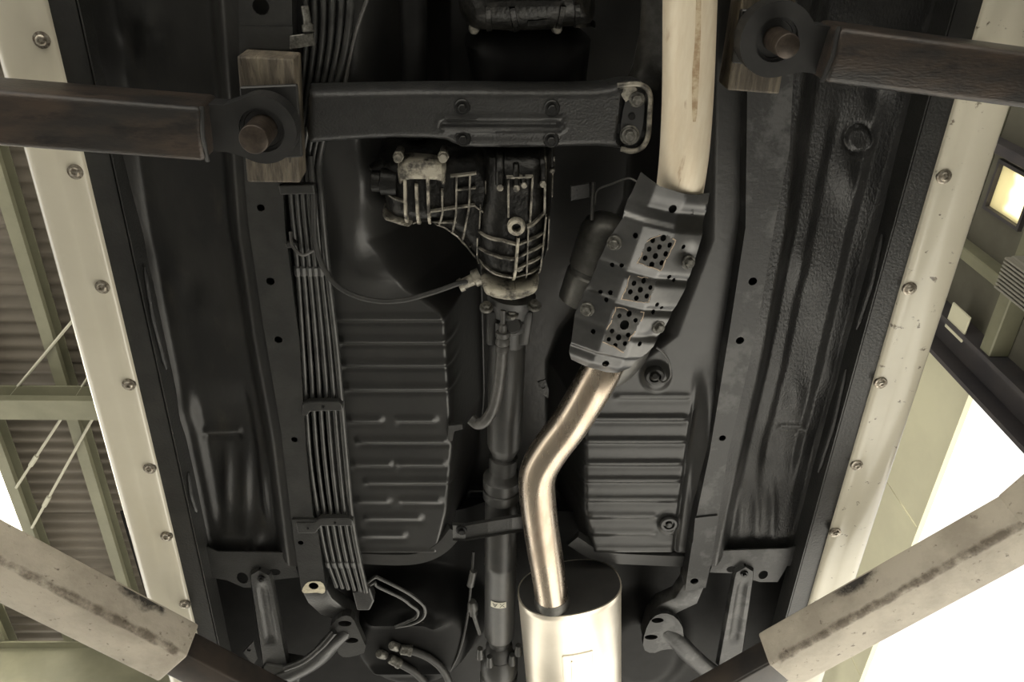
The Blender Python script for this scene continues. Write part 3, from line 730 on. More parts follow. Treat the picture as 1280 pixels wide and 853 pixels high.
for x, y0_, y1_, wd in ((640, 60, 205, .016), (718, 100, 205, .012), (755, 150, 195, .010), (850, 60, 200, .013), (905, 60, 180, .010)):
    px = densify([z4(x, y0_), z4(x, y1_)], 3, closed=False); mk('casting_lug', bev(strip([G.pt(*q) for q in px], wd, .010), .002, 1), 'casting_grime', gb, smooth=True)
for x, y, r_ in ((640, 205, .006), (718, 205, .006), (850, 202, .006), (905, 180, .005), (755, 190, .005)):
    p = G.pt(*z4(x, y)); mk('bolt_head', bev(hex_(r_, p[2] - .014, p[2] + .002, p[:2]), .001, 1), 'alloy', gb)
p = G.pt(*z4(718, 395)); mk('drain_boss', lathe((p[0], p[1], p[2] + .01), (p[0], p[1], p[2] - .012), [(0, .0155), (.8, .0150), (1, .0135), (1, .0078), (.4, .0070)], 24), 'alloy_clean', gb, smooth=True)
mk('tail_collar', Pillow([z4(545, 690), z4(620, 705), z4(700, 715), z4(770, 705), z4(836, 685), z4(832, 735), z4(770, 765), z4(690, 782), z4(600, 765), z4(556, 745)], -.01, -.048, .012, .004, ztop=.09, rnd=1).vf, 'alloy_clean', gb, smooth=True)
mk('worn_cell', Pillow([z4(a, b) for a, b in ((722, 598), (758, 586), (758, 620), (720, 632))], -.036, -.044, .004, .003, rnd=1).vf, 'alloy', gb, smooth=True)
mk('mount_pad', Pillow([z4(a, b) for a, b in ((130, 95), (180, 75), (330, 78), (385, 95), (386, 190), (372, 222), (352, 218), (340, 196), (280, 192), (178, 192), (172, 216), (140, 214), (132, 190))], .02, -.024, .010, .0035, ztop=.04, rnd=1).vf, 'alloy_clean', gb, smooth=True)
for a, b in ((147, 62), (365, 62)):
    p = U(*z4(a, b), -.02); mk('mount_stud', join(lathe((p.x, p.y, p.z + .04), (p.x, p.y, p.z - .012), [(0, .007), (1, .007)], 10), bev(hex_(.0095, p.z - .002, p.z + .012, (p.x, p.y)), .001, 1)), 'alloy', gb)
a, b = U(*z4(15, 178), .0), U(*z4(140, 186), .0)
mk('plug_boss', lathe(a, b, [(0, .012), (.05, .0175), (.35, .018), (.4, .022), (1, .022)], 20), 'casting_grime', gb, smooth=True)
a, b = U(*z4(20, 150), .02), U(*z4(120, 90), .03)
mk('lever_housing', lathe(a, b, [(0, .012), (.1, .017), (1, .017)], 16), 'casting_grime', gb, smooth=True)

mk('lower_lip', Pillow([z4(a, b) for a, b in ((58, 345), (120, 352), (190, 362), (215, 425), (180, 428), (110, 405), (64, 392))], .03, -.006, .02, .003, ztop=.06, rnd=1).vf, 'alloy', gb, smooth=True)
p = U(*z4(505, 685), .01)
mk('speed_drive', join(lathe(U(*z4(545, 640), .02), U(*z4(440, 690), .012), [(0, .016), (.3, .016), (.35, .011), (.8, .010), (.8, .013), (1, .012)], 14)), 'alloy', gb, smooth=True)
mk('oil_seal_plate', lathe(U(640, 368, .045), U(637, 392, .045), [(0, .045), (.3, .045), (.35, .040), (1, .036)], 28), 'rail_dusty', gb, smooth=True)
for px, py in ((608, 384), (668, 382), (640, 392)):
    inst(BOLT, 'bolt', U(px, py, .01), gb, rot=(math.radians(-70), 0, 0))
# front casing above the crossmember
B_ = Pillow([(566, -70), (752, -70), (754, 10), (750, 40), (736, 42), (700, 48), (646, 52), (610, 50), (594, 50), (580, 40), (570, 20)], .06, -.035, .05, .007, ztop=.15, rnd=1)
mk('bell_housing', B_.vf, 'casting_grime', gb, smooth=True, sharp=60)
mk('front_housing', Pillow([(575, 30), (748, 30), (735, 150), (596, 150)], .10, .03, .06, .01, ztop=.16, rnd=1).vf, 'recess_shade', gb, smooth=True)
for pts in ([(608, 6), (640, 4), (700, 4)], [(640, 10), (648, 51)], [(610, 8), (612, 48)], [(660, 31), (685, 29)], [(704, 8), (700, 46)], [(722, 6), (724, 38), (750, 40)]):
    px = densify(pts, 4, closed=False); mk('rib', strip([B_.pt(*q) for q in px], .010, .006), 'casting_grime', gb)
for a, b in ((592, 46), (700, 44)):
    p = B_.pt(a, b); mk('lug', lathe((p[0], p[1], p[2] + .01), (p[0], p[1], p[2] - .006), [(0, .009), (.8, .008), (1, .006)], 12), 'alloy', gb, smooth=True)
mk('starter_tube', tube([U(516, -60, .05), U(518, 60, .05), U(520, 170, .05)], .021, 18), 'recess_shade', gb, smooth=True)

# ------------------------------------------------------------------ propeller shaft
ps = thing('propeller_shaft', U(628, 620, .05), 'black propeller shaft with universal joints running down the tunnel', 'drive shaft')
SZ = .050
def shaft(p0, p1, prof, name, m='shaft_paint', n=28): return mk(name, lathe(U(*p0, SZ), U(*p1, SZ), prof, n), m, ps, smooth=True, sharp=35)
shaft((637, 380), (636, 428), [(0, .030), (.25, .030), (.3, .040), (.55, .040), (.6, .034), (1, .034)], 'front_yoke')
for s in (-1, 1):
    a, b = U(637 + s * 22, 384, SZ - .01), U(634 + s * 19, 425, SZ - .005)
    mk('yoke_arm', bev(prism([(a.x - .011, a.y), (a.x + .011, a.y), (b.x + .011, b.y), (b.x - .011, b.y)], HS + SZ - .030, HS + SZ + .02), .006, 2), 'shaft_paint', ps, smooth=True)
mk('joint_cap', lathe(U(642, 405, .03), U(641, 407, .005), [(0, .017), (.8, .017), (1, .013)], 20), 'shaft_paint', ps, smooth=True)
shaft((634, 424), (630, 566), [(0, .032), (.03, .036), (.90, .036), (.93, .034), (1, .026)], 'front_tube')
shaft((630, 560), (628, 592), [(0, .024), (.3, .024), (.35, .030), (.7, .030), (1, .028)], 'joint_cross', 'rubber')
shaft((628, 586), (627, 626), [(0, .026), (.2, .034), (.25, .041), (.5, .041), (.52, .038), (.58, .038), (.6, .041), (.85, .041), (.9, .034), (1, .030)], 'centre_flange')
shaft((627, 622), (624, 800), [(0, .030), (.04, .0365), (.40, .0365), (.405, .0375), (.43, .0375), (.435, .0365), (.95, .0365), (.965, .034), (1, .024)], 'rear_tube')
shaft((624, 794), (624, 826), [(0, .026), (.3, .026), (.4, .033), (1, .036)], 'joint_cross', 'rubber')
shaft((624, 818), (623, 880), [(0, .036), (.1, .047), (.28, .047), (.30, .044), (.36, .044), (.38, .048), (.7, .048), (.75, .036), (1, .034)], 'rear_flange')
for px, py in ((600, 816), (648, 812), (612, 826), (640, 824)):
    mk('flange_ear', lathe(U(px, py - 5, SZ - .03), U(px, py + 6, SZ - .03), [(0, .007), (.8, .010), (1, .010)], 12), 'shaft_paint', ps, smooth=True)
# inspection sticker, upside down as in the photograph, curved round the tube
A, B = U(627, 622, SZ), U(624, 800, SZ); ax = (B - A).normalized()
lc = U(622, 757, SZ); lc = A + ax * ((U(623, 742, SZ) - A).dot(ax)); side = ax.cross(Vector((0, 0, 1))).normalized()
if side.x < 0: side = -side
dn = ax.cross(side).normalized()
if dn.z > 0: dn = -dn
# face the sticker slightly towards the viewer's side of the shaft (front underside)
V, F = [], []
r_ = .0374
for i in range(13):
    th = (i / 12 - .5) * 1.0 - .12
    for s in (-.0095, .0095): V.append(lc + ax * s + (dn * math.cos(th) + side * math.sin(th)) * r_)
for i in range(12): F.append((2 * i, 2 * i + 1, 2 * i + 3, 2 * i + 2))
stk = mk('sticker', (V, F), 'label_cream', ps)
def stroke(p, q, wd=.0016):
    def w3(s, t):
        th = s / r_; return lc + ax * t + (dn * math.cos(th) + side * math.sin(th)) * (r_ + .0004)
    dx, dy = q[0] - p[0], q[1] - p[1]; l = math.hypot(dx, dy); nx, ny = -dy / l * wd / 2, dx / l * wd / 2
    return [w3(p[0] + nx, p[1] + ny), w3(p[0] - nx, p[1] - ny), w3(q[0] - nx, q[1] - ny), w3(q[0] + nx, q[1] + ny)], [(0, 1, 2, 3)]
# coordinates: +s to the photograph's right, +t away along the shaft (down in the photograph); letters stand on their heads
c1 = .0045; c0 = -.0125; hh = .0060
mk('letter', join(stroke((c1 - .0055, -hh), (c1 + .0055, hh)), stroke((c1 + .0055, -hh), (c1 - .0055, hh))), 'ink', stk)
mk('letter', join(stroke((c0 - .0055, -hh), (c0, hh)), stroke((c0 + .0055, -hh), (c0, hh)), stroke((c0 - .0034, -.0018), (c0 + .0034, -.0018))), 'ink', stk)

# ------------------------------------------------------------------ exhaust
ex = thing('exhaust_system', U(760, 420, -.05), 'exhaust with pale front pipe, perforated heat shield, bent steel pipe and oval silencer', 'exhaust')
FZ = -.055
fp = mk('front_pipe', tube(spline([U(868, -320, FZ), U(864, -80, FZ), U(862, 20, FZ), U(860, 110, FZ), U(857, 170, FZ), U(854, 205, FZ + .006), U(850, 235, FZ + .022), U(846, 252, FZ + .035)], 8), [.0385] * 57, 32), 'front_pipe', ex, smooth=True)
# run of rust down the seam of the front pipe
pts = [U(873, y, FZ - .036) for y in (-40, 40, 90, 120, 147)]
V, F = [], []
for i, (x, y, hw) in enumerate(((872, -60, 3), (872, 0, 3.4), (871, 50, 3.8), (869, 80, 4.5), (868, 110, 4), (867.5, 135, 3.2), (867.2, 144, 1.8))):
    for k in range(5):
        off = -hw + hw * k / 2; q = U(x + off, y, FZ - .03); c = U(interp(y, [(-80, 864), (20, 862), (110, 860), (170, 857)]), y, FZ)
        dxx = q.x - c.x; V.append((q.x, c.y, c.z - math.sqrt(max(.0389 ** 2 - dxx ** 2, 1e-6))))
for j in range(6):
    for k in range(4): F.append((j * 5 + k, j * 5 + k + 1, j * 5 + 6 + k, j * 5 + 5 + k))
mk('rust_run', (V, F), 'stain_rust', fp, smooth=True)
# catalytic converter behind the shield
cz = .0
mk('converter', lathe(U(836, 285, cz + .02), U(757, 470, cz + .01), [(0, .040), (.06, .044), (.16, .056), (.2, .058), (.8, .058), (.84, .056), (.95, .045), (1, .036)], 30), 'converter', ex, smooth=True, sharp=35)
cs = mk('inner_shield', lathe(U(764, 268, .03), U(728, 376, .03), [(0, .012), (.03, .028), (.10, .040), (.2, .045), (.60, .045), (.62, .041), (.66, .041), (.68, .045), (1, .045)], 20), 'converter', ex, smooth=True)
# heat shield: a bowed plate with stepped ribs and true perforations
z5 = lambda x, y: (680 + x / 3.045, 210 + y / 3.045)
right = [z5(*q) for q in ((640, 108), (630, 190), (592, 330), (550, 470), (470, 610), (420, 690), (352, 745), (330, 775))]
left = [z5(*q) for q in ((372, 22), (300, 190), (240, 290), (180, 430), (120, 560), (98, 715), (108, 752), (150, 768))]
outl = [z5(372, 22), z5(440, 70), z5(520, 95), z5(585, 110)] + right + [z5(285, 797), z5(240, 795)] + left[::-1][:-1]
SHZ = -.085
a0, a1 = U(*z5(500, 60), SHZ), U(*z5(230, 790), SHZ); axd = (a1 - a0); axl = axd.length; axn = axd.normalized(); perp = Vector((axn.y, -axn.x, 0))
if perp.x < 0: perp = -perp
def sh_z(X, Y):
    dx, dy = X - a0.x, Y - a0.y
    s = (dx * axn.x + dy * axn.y) / axl; t = (dx * perp.x + dy * perp.y)
    off = -.012 + .010 * s
    q = (t - .0 + .0) / .095
    z = .42 * np.clip(t - .024, 0, None) + .30 * np.clip(-t - .030, 0, None)                     # bowed section with a flat crown
    pan = sst(s, .17, .20) * (1 - sst(s, .86, .90))
    z -= .010 * pan
    z += .012 * (1 - sst(s, .0, .10)) * 0
    for sc, amp in ((.30, .0), (.435, .0045), (.60, .0045), (.745, .003)):
        z += amp * np.exp(-((s - sc - .10 * t) / .020) ** 2)
    z += .016 * sst(s, .92, 1.02) + .006 * np.exp(-((s - .13) / .03) ** 2)
    for sc, tc in ((.30, .062), (.72, .062), (.28, -.058), (.62, -.066)):
        z += .0035 * np.exp(-((s - sc) * axl / .014) ** 2 - ((t - tc) / .014) ** 2)
    return HS + SHZ + z
hol = []
for grp in ([(450, 258, 11), (410, 267, 9), (474, 285, 9), (435, 292, 9), (396, 300, 9), (459, 318, 9), (420, 326, 10), (381, 334, 9), (444, 352, 9), (406, 359, 10)],
            [(376, 422, 8.5), (339, 430, 9), (401, 446, 8), (363, 454, 10), (325, 462, 9), (387, 478, 8.5), (348, 486, 9)],
            [(321, 546, 10), (284, 553, 8), (345, 570, 8), (303, 588, 17), (257, 613, 8.5), (318, 628, 8.5), (281, 636, 10), (244, 642, 8), (305, 658, 8.5), (268, 665, 8.5)],
            [(345, 250, 9), (532, 303, 8), (260, 370, 8), (294, 367, 8.5), (215, 472, 8), (251, 469, 8.5), (237, 500, 8), (478, 417, 8.5), (498, 436, 7), (430, 519, 8), (450, 538, 7), (416, 550, 8), (186, 619, 8.5), (363, 667, 8.5), (235, 748, 13), (492, 160, 15)]):
    for x, y, r in grp:
        c = U(*z5(x, y), SHZ); rr_ = r / 3.045 * S(*z5(x, y), SHZ) * 1.05
        hol.append(circ(c, rr_, 10, rr_ * 1.25))
out2 = densify([tuple(U(a, b, SHZ)[:2]) for a, b in outl], .006)
v, T = cdt_fill(out2, hol, step=.0036)
arr = np.array(v); zz = sh_z(arr[:, 0], arr[:, 1]); n = len(v)
V = [(p[0], p[1], z) for p, z in zip(v, zz)] + [(p[0], p[1], z + .0016) for p, z in zip(v, zz)]
F = list(T) + [tuple(i + n for i in t[::-1]) for t in T]
cnt = set((t[i], t[(i + 1) % 3]) for t in T for i in range(3)); F += [(b, a, a + n, b + n) for a, b in cnt if (b, a) not in cnt]
sh = mk('heat_shield', (V, F), 'shield_metal', ex, smooth=True, sharp=50)
sh.data.materials.append(MATS['shield_strip'])
STRIPS = ([(390, 262), (352, 352), (440, 382), (496, 276), (470, 246), (440, 246)], [(325, 400), (293, 490), (395, 505), (425, 420)], [(272, 522), (222, 650), (300, 690), (378, 545)])
fc = np.array([p_.center[:] for p_ in sh.data.polygons]) + np.array(sh.location) + np.array(ex.location); mi = np.zeros(len(fc), np.int32)
for qd in STRIPS: mi[inside_np(fc[:, 0], fc[:, 1], [tuple(U(*z5(*q_), SHZ)[:2]) for q_ in qd])] = 1
sh.data.polygons.foreach_set('material_index', mi); sh['label'] = 'dark perforated pressed metal heat shield'
def on_sh(x, y, d=.0):
    p = U(*z5(x, y), SHZ); z = float(sh_z(np.array([p.x]), np.array([p.y]))[0]); return Vector((p.x, p.y, z - d))
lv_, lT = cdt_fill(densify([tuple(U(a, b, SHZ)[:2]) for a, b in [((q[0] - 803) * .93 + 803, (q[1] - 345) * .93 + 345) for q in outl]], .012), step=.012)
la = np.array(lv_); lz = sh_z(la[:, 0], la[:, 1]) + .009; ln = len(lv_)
mk('hole_shade_sheet', ([(p[0], p[1], z) for p, z in zip(lv_, lz)] + [(p[0], p[1], z + .002) for p, z in zip(lv_, lz)], list(lT) + [tuple(i + ln for i in t_[::-1]) for t_ in lT]), 'hole_shade', ex, smooth=True)  # added black sheet, stands in for the shade behind the perforations
# pale worn edges of the perforated panels
for quad in ([(390, 270), (352, 352), (440, 382), (496, 272), (470, 246), (440, 246)], [(325, 400), (293, 490), (395, 505), (425, 420)], [(272, 522), (222, 650), (300, 690), (378, 545)]):
    pts = densify([*quad, quad[0]], 14, closed=False)
    vf = []
    for i in range(0, len(pts) - 3, 3):
        if random.random() < .60:
            seg = [on_sh(x + random.uniform(-3, 3), y + random.uniform(-3, 3)) for x, y in pts[i:i + 4]]
            vf.append(strip(seg, random.uniform(.0012, .0030), .0005, .0006))
    mk('worn_edge', join(*vf), 'worn_edge', sh)['kind'] = 'stuff'
for x, y in ((553, 368), (438, 614), (268, 285), (165, 540)):
    p = on_sh(x, y, .001); o_ = inst(BOLT, 'bolt', p, sh, rot=(0, math.radians(-18 if x > 400 else 18), 0)); 
# small raised part number on the shield
def digit3():
    segs = [[(566, 172), (574, 170), (578, 176), (572, 181)], [(572, 181), (579, 184), (577, 191), (567, 190)]]
    return join(*[strip([on_sh(*q) for q in s_], .0012, .0008, .0006) for s_ in segs])
mk('embossed_digit', digit3(), 'shield_metal', sh)
# middle pipe
MZ = -.045
mk('middle_pipe', tube(spline([U(764, 438, MZ + .034), U(756, 455, MZ + .018), U(738, 488, MZ + .002), U(712, 530, MZ), U(688, 562, MZ), U(673, 590, MZ), U(672, 622, MZ + .002), U(678, 670, MZ + .005), U(685, 715, MZ + .008), U(689, 742, MZ + .010), U(690, 752, MZ + .010)], 8), .0372, 32), 'exhaust_steel', ex, smooth=True)
mk('pipe_collar', lathe(U(689.5, 744, MZ + .010), U(690.5, 753, MZ + .010), [(0, .0378), (.4, .0392), (1, .041)], 30), 'converter', ex, smooth=True)
# oval silencer
mc = .006
A, B = U(712, 737, mc), U(720, 905, mc)
axm = (B - A).normalized(); sx = Vector((0, 0, 1)).cross(axm).normalized(); sx = sx if sx.x > 0 else -sx; uz = sx.cross(axm).normalized(); uz = uz if uz.z > 0 else -uz
tilt = math.radians(-9)
sx, uz = sx * math.cos(tilt) - uz * math.sin(tilt), uz * math.cos(tilt) + sx * math.sin(tilt)
def oval(s, a, b, n=56, e=2.3):
    o = []
    for k in range(n):
        t = 2 * math.pi * k / n; c, d = math.cos(t), math.sin(t)
        o.append(A + axm * s + sx * math.copysign(abs(c) ** (2 / e), c) * a + uz * math.copysign(abs(d) ** (2 / e), d) * b)
    return o
def loft(rings, cap=True):
    n = len(rings[0]); V = [p for r in rings for p in r]; F = []
    for i in range(len(rings) - 1):
        for k in range(n): F.append((i * n + k, i * n + (k + 1) % n, (i + 1) * n + (k + 1) % n, (i + 1) * n + k))
    if cap: F += [tuple(range(n))[::-1], tuple(range((len(rings) - 1) * n, len(rings) * n))]
    return V, F
ma, mb = .119, .080
mu = mk('silencer_body', loft([oval(-.008, ma * .97, mb * .96), oval(-.008, ma, mb), oval(.0, ma * 1.004, mb * 1.006), oval(.010, ma, mb), oval(.012, ma * .994, mb * .992), oval(.2, ma * .994, mb * .992), oval(.46, ma * .994, mb * .992), oval(.47, ma, mb)], cap=False), 'muffler_steel', ex, smooth=True)
mk('silencer_end', loft([oval(-.008, ma * .975, mb * .965), oval(.004, ma * .96, mb * .94), oval(.006, ma * .5, mb * .5), oval(.010, ma * .49, mb * .48)]), 'muffler_end', mu, smooth=True, sharp=50)
mk('silencer_end', loft([oval(.462, ma * .96, mb * .94), oval(.468, ma * .97, mb * .96)]), 'muffler_end', mu, smooth=True)
# pressed maker's plate on the silencer: frame and illegible beads
def on_mu(s, t, lift=.0):
    """s along the body, t across (metres)"""
    x = max(min(t / (ma * .994), .999), -.999); e = 2.3
    zz = (1 - abs(x) ** e) ** (1 / e) * mb * .992
    return A + axm * s + sx * t - uz * (zz + lift)
def mstrip(pts, wd, h):
    V, F = [], []
    for i, (s, t) in enumerate(pts):
        s2, t2 = pts[min(i + 1, len(pts) - 1)]; s1, t1 = pts[max(i - 1, 0)]
        l = math.hypot(s2 - s1, t2 - t1) or 1; ns, nt = -(t2 - t1) / l * wd / 2, (s2 - s1) / l * wd / 2
        V += [on_mu(s + ns, t + nt, -.001), on_mu(s + ns * .6, t + nt * .6, h), on_mu(s - ns * .6, t - nt * .6, h), on_mu(s - ns, t - nt, -.001)]
    for i in range(len(pts) - 1): F += [(4 * i + k, 4 * i + (k + 1) % 4, 4 * i + 4 + (k + 1) % 4, 4 * i + 4 + k) for k in range(4)]
    F += [(3, 2, 1, 0), tuple(len(V) - 4 + k for k in range(4))]
    return V, F
fs, ft = (.125, .40), (-.040, .030)
mk('embossed_frame', join(mstrip([(fs[0], t) for t in np.linspace(ft[0], ft[1], 10)], .0045, .0022), mstrip([(s, ft[0]) for s in np.linspace(fs[0], fs[1], 10)], .0045, .0022), mstrip([(s, -.020) for s in np.linspace(fs[0] + .02, fs[1], 10)], .0045, .0022), mstrip([(s, ft[1]) for s in np.linspace(fs[0], fs[1], 10)], .003, .0010)), 'muffler_steel', mu)

# ------------------------------------------------------------------ fuel and brake pipe bundle
pb = thing('brake_pipe_bundle', U(405, 500, .02), 'bundle of parallel black fuel and brake pipes clipped beside the frame rail', 'pipes')
PZ = .018
def lerp_tab(t):
    lft = [(-60, 378), (60, 382), (190, 366), (240, 363), (335, 372), (440, 379), (567, 387), (650, 399), (700, 409), (734, 421)]
    rgt = [(-60, 442), (60, 432), (190, 400), (240, 401), (335, 409), (440, 421), (567, 432), (650, 440), (700, 449), (740, 458)]
    return [(l[1] * (1 - t) + r[1] * t, l[0] * (1 - t) + r[0] * t) for l, r in zip(lft, rgt)]
for i in range(6):
    t = i / 5; pts = lerp_tab(t)
    mk('pipe', tube(spline([U(a, b, PZ + (.012 if b <= 190 else 0)) for a, b in pts], 6), .0047 if i < 5 else .0062, 10), 'pipe_paint', pb, smooth=True)
    a, b = pts[4]; p = U(a, b + 6, PZ)
    mk('pipe_union', lathe(U(a - .6, b - 3, PZ), U(a + .6, b + 10, PZ), [(0, .005), (.15, .0068), (.85, .0068), (1, .005)], 8), 'pipe_paint', pb)
    a, b = pts[8]; mk('pipe_union', lathe(U(a, b + 1, PZ), U(a + 2, b + 9, PZ), [(0, .005), (.15, .0066), (.85, .0066), (1, .005)], 8), 'pipe_paint', pb)
def clamp(px, z=.0005): return mk('clamp', pprism(px, z, .016, .002), 'rail_paint', pb)
c_ = clamp([(378, 506), (386, 503), (424, 503), (428, 507), (428, 514), (388, 515), (384, 520), (378, 520)])
inst(DBOLT, 'bolt', U(404, 508, .003), pb, sc=.45)
clamp([(370, 655), (392, 655), (400, 649), (438, 649), (441, 652), (441, 658), (402, 658), (394, 667), (372, 667)])
inst(DBOLT, 'bolt', U(419, 653, .003), pb, sc=.45); inst(DBOLT, 'bolt', U(385, 660, .003), pb, sc=.4)
clamp([(348, 232), (392, 231), (394, 243), (350, 244)])
clamp([(356, 305), (366, 302), (370, 306), (370, 310), (358, 311)])
mk('end_connector', pprism([(440, 741), (462, 735), (468, 752), (462, 764), (446, 764)], .03, .03, .004), 'rail_paint', pb)
# bracket on the rail above, with pipe end
bk = thing('pipe_bracket', U(376, 50, .0), 'small worn pipe bracket on the frame rail above the lift pad', 'bracket')
mk('bracket', bev(pprism([(362, 45), (391, 41), (394, 57), (362, 62)], .0, .004), .001, 1), 'grey_bolt', bk)
mk('pipe_nut', lathe(U(381, 8, .01), U(386, 40, .0), [(0, .006), (.7, .006), (.72, .009), (1, .009)], 10), 'grey_bolt', bk, smooth=True)
# speedometer cable to the gearbox
cb = thing('speedometer_cable', U(450, 370, 0), 'thin black cable looping from gearbox across to pipe bundle', 'cable')
mk('cable', tube(spline([U(388, 195, .02), U(392, 250, .012), U(394, 300, .005), U(406, 338, .0), U(428, 362, -.004), U(462, 375, -.006), U(500, 376, -.006), U(540, 366, -.004), U(572, 355, .004), U(588, 352, .012)], 8), .0048, 10), 'rubber', cb, smooth=True)
mk('cable_loop', tube(spline([U(363, 290, .01), U(366, 308, .0), U(378, 319, -.002), U(392, 313, .005)], 6), .003, 8), 'hose_grey', cb, smooth=True)
# breather hose beside the shaft
bh = thing('breather_hose', U(620, 480, .02), 'grey rubber hose hanging from gearbox tail with ribbed neck and open end', 'hose')
mk('hose', tube(spline([U(628, 432, .0), U(626, 460, -.001), U(622, 490, -.001), U(616, 512, -.001), U(607, 526, .0), U(597, 530, .012), U(589, 524, .02)], 8), .0115, 16), 'hose_grey', bh, smooth=True)
mk('hose_neck', lathe(U(629, 388, .004), U(628, 440, -.001), [(0, .005), (.3, .005), (.34, .008), (.5, .008), (.52, .0135), (.62, .0135), (.65, .011), (.70, .0135), (.80, .0135), (.83, .011), (.87, .0135), (.96, .0135), (1, .010)], 16), 'hose_grey', bh, smooth=True)
# thin cable near the top of the tunnel
tc = thing('tunnel_cable', U(440, 50, .02), 'thin black cable running up beside the starter tube', 'cable')
mk('cable', tube(spline([U(430, 112, .03), U(438, 70, .03), U(448, 30, .03), U(470, -30, .03)], 6), .0032, 8), 'hose_grey', tc, smooth=True)
# shift linkage bracket beside the shield
lk = thing('oxygen_sensor_bracket', U(735, 245, .02), 'small black bracket with thin bent wire beside the heat shield', 'bracket')
mk('plate', bev(pprism([(713, 233), (737, 229), (738, 247), (713, 252)], .02, .004), .001, 1), 'rail_paint', lk)
mk('post', tube([U(742, 228, .02), U(741, 250, .015), U(740, 275, .012)], .0035, 8), 'hose_grey', lk, smooth=True)
mk('wire', tube(spline([U(744, 256, .01), U(747, 238, .01), U(765, 230, .0), U(785, 223, -.02), U(796, 227, -.03)], 6), .0018, 8), 'hose_grey', lk, smooth=True)
# heat shield panel on the tunnel wall by the front pipe
hp = thing('tunnel_heat_panel', U(806, 60, .03), 'dull grey curved heat panel on the tunnel wall beside pale front pipe', 'heat panel')
mk('panel', gridsheet(np.linspace(-60, 118, 30), line([(-60, 806), (40, 802), (80, 792), (100, 782), (118, 780)]), line([(-60, 842), (118, 826)]), 16, .02, lambda a, b: .025 * sst(b, 85, 118) + .015 * np.sin((a - 790) / 36 * 3.14)), 'shield_strip', hp, smooth=True)

# ------------------------------------------------------------------ rear suspension
def rib_plate(p_top, p_bot, w0, w1, z0, z1, name, parent, m):
    """long pressed arm from p_top to p_bot with rounded ends and a raised centre bead"""
    a, b = U(*p_top, z0), U(*p_bot, z1); d = (b - a); L = d.length; t = d.normalized(); n = Vector((0, 0, 1)).cross(t).normalized(); up = t.cross(n).normalized()
    if up.z < 0: up = -up
    V, F = [], []; N = 24
    ring = []
    for i in range(N + 1):
        s = i / N; wd = (w0 + (w1 - w0) * s) / 2
        e = min(s * L / w0, 1); wd *= math.sqrt(max(1 - (1 - min(e * 2, 1)) ** 2, 0)) if e < .5 else 1
        wd = max(wd, .002); row = []
        for k in range(13):
            q = -1 + 2 * k / 12
            dz = 0
            dz += .008 * (abs(q) > .95)
            inner = (1 - min(max((abs(q) - .28) / .12, 0), 1)) * (1 if .16 < s < .72 else 0)
            dz += .006 * inner
            row.append(a + t * (L * s) + n * (wd * q) + up * dz)
        ring.append(row)
    V = [p for r in ring for p in r] + [p + up * .004 for r in ring for p in r]; k_ = 13; M = len(V) // 2
    for i in range(N):
        for k in range(12): f = (i * k_ + k, i * k_ + k + 1, (i + 1) * k_ + k + 1, (i + 1) * k_ + k); F += [f, tuple(x + M for x in f[::-1])]
    ed = [k for k in range(13)] + [i * 13 + 12 for i in range(1, N + 1)] + [N * 13 + k for k in range(11, -1, -1)] + [i * 13 for i in range(N - 1, 0, -1)]
    F += [(ed[i], ed[(i + 1) % len(ed)], ed[(i + 1) % len(ed)] + M, ed[i] + M) for i in range(len(ed))]
    return mk(name, (V, F), m, parent, smooth=True, sharp=35)
ra = thing('suspension_arm', U(350, 800, .03), 'black pressed rear suspension arm with long upright strut beside the dark lift extension', 'suspension')
st = rib_plate((324, 714), (344, 832), .050, .068, .028, .045, 'strut', ra, 'rail_paint')
inst(DBOLT, 'bolt', U(326.5, 724, .027), st, sc=.7)
mk('arm', loft_arm := tube(spline([U(340, 850, .05), U(372, 838, .045), U(398, 822, .04), U(416, 802, .04), U(436, 785, .05)], 7), [.030] * 29, 14, ry=.7), 'rail_paint', ra, smooth=True)
mk('arm_bead', tube(spline([U(356, 836, .012), U(380, 826, .012), U(402, 808, .012), U(418, 790, .02)], 6), .008, 10), 'rail_paint', ra, smooth=True)
pv = plate_px('pivot_plate', [(411, 787), (418, 777), (430, 769), (441, 772), (449, 790), (460, 815), (440, 822), (425, 822), (418, 806)], [(431, 780, .016, .010), (439, 801, .017, .010)], .028, .02, 'rail_paint', ra, rnd=1)
mk('cup', bev(pprism([(330, 832), (378, 840), (370, 870), (318, 862)], .035, .05), .008, 2), 'rail_paint', ra, smooth=True)
plate_px('tab', [(304, 816), (317, 802), (322, 824), (316, 832)], [(311, 813, .005)], .05, .004, 'rail_paint', ra)
rb = thing('suspension_arm', U(920, 800, .03), 'grey pressed rear suspension arm with long upright strut under the dusty frame rail', 'suspension')
st = rib_plate((932, 710), (912, 832), .048, .066, .028, .045, 'strut', rb, 'rail_dusty')
inst(DBOLT, 'bolt', U(930.5, 718, .027), st, sc=.7)
mk('arm', tube(spline([U(905, 850, .05), U(885, 838, .045), U(862, 818, .04), U(845, 800, .04), U(828, 785, .05)], 7), [.030] * 29, 14, ry=.7), 'rail_dusty', rb, smooth=True)
plate_px('pivot_plate', [(856, 790), (846, 772), (830, 766), (815, 772), (806, 790), (803, 812), (815, 818), (830, 812), (850, 812)], [(822, 776, .015, .009), (814, 797, .016, .009)], .028, .02, 'rail_dusty', rb, rnd=1)
mk('cup', bev(pprism([(925, 842), (942, 833), (958, 850), (940, 868), (915, 868)], .03, .05), .008, 2), 'rail_dusty', rb, smooth=True)
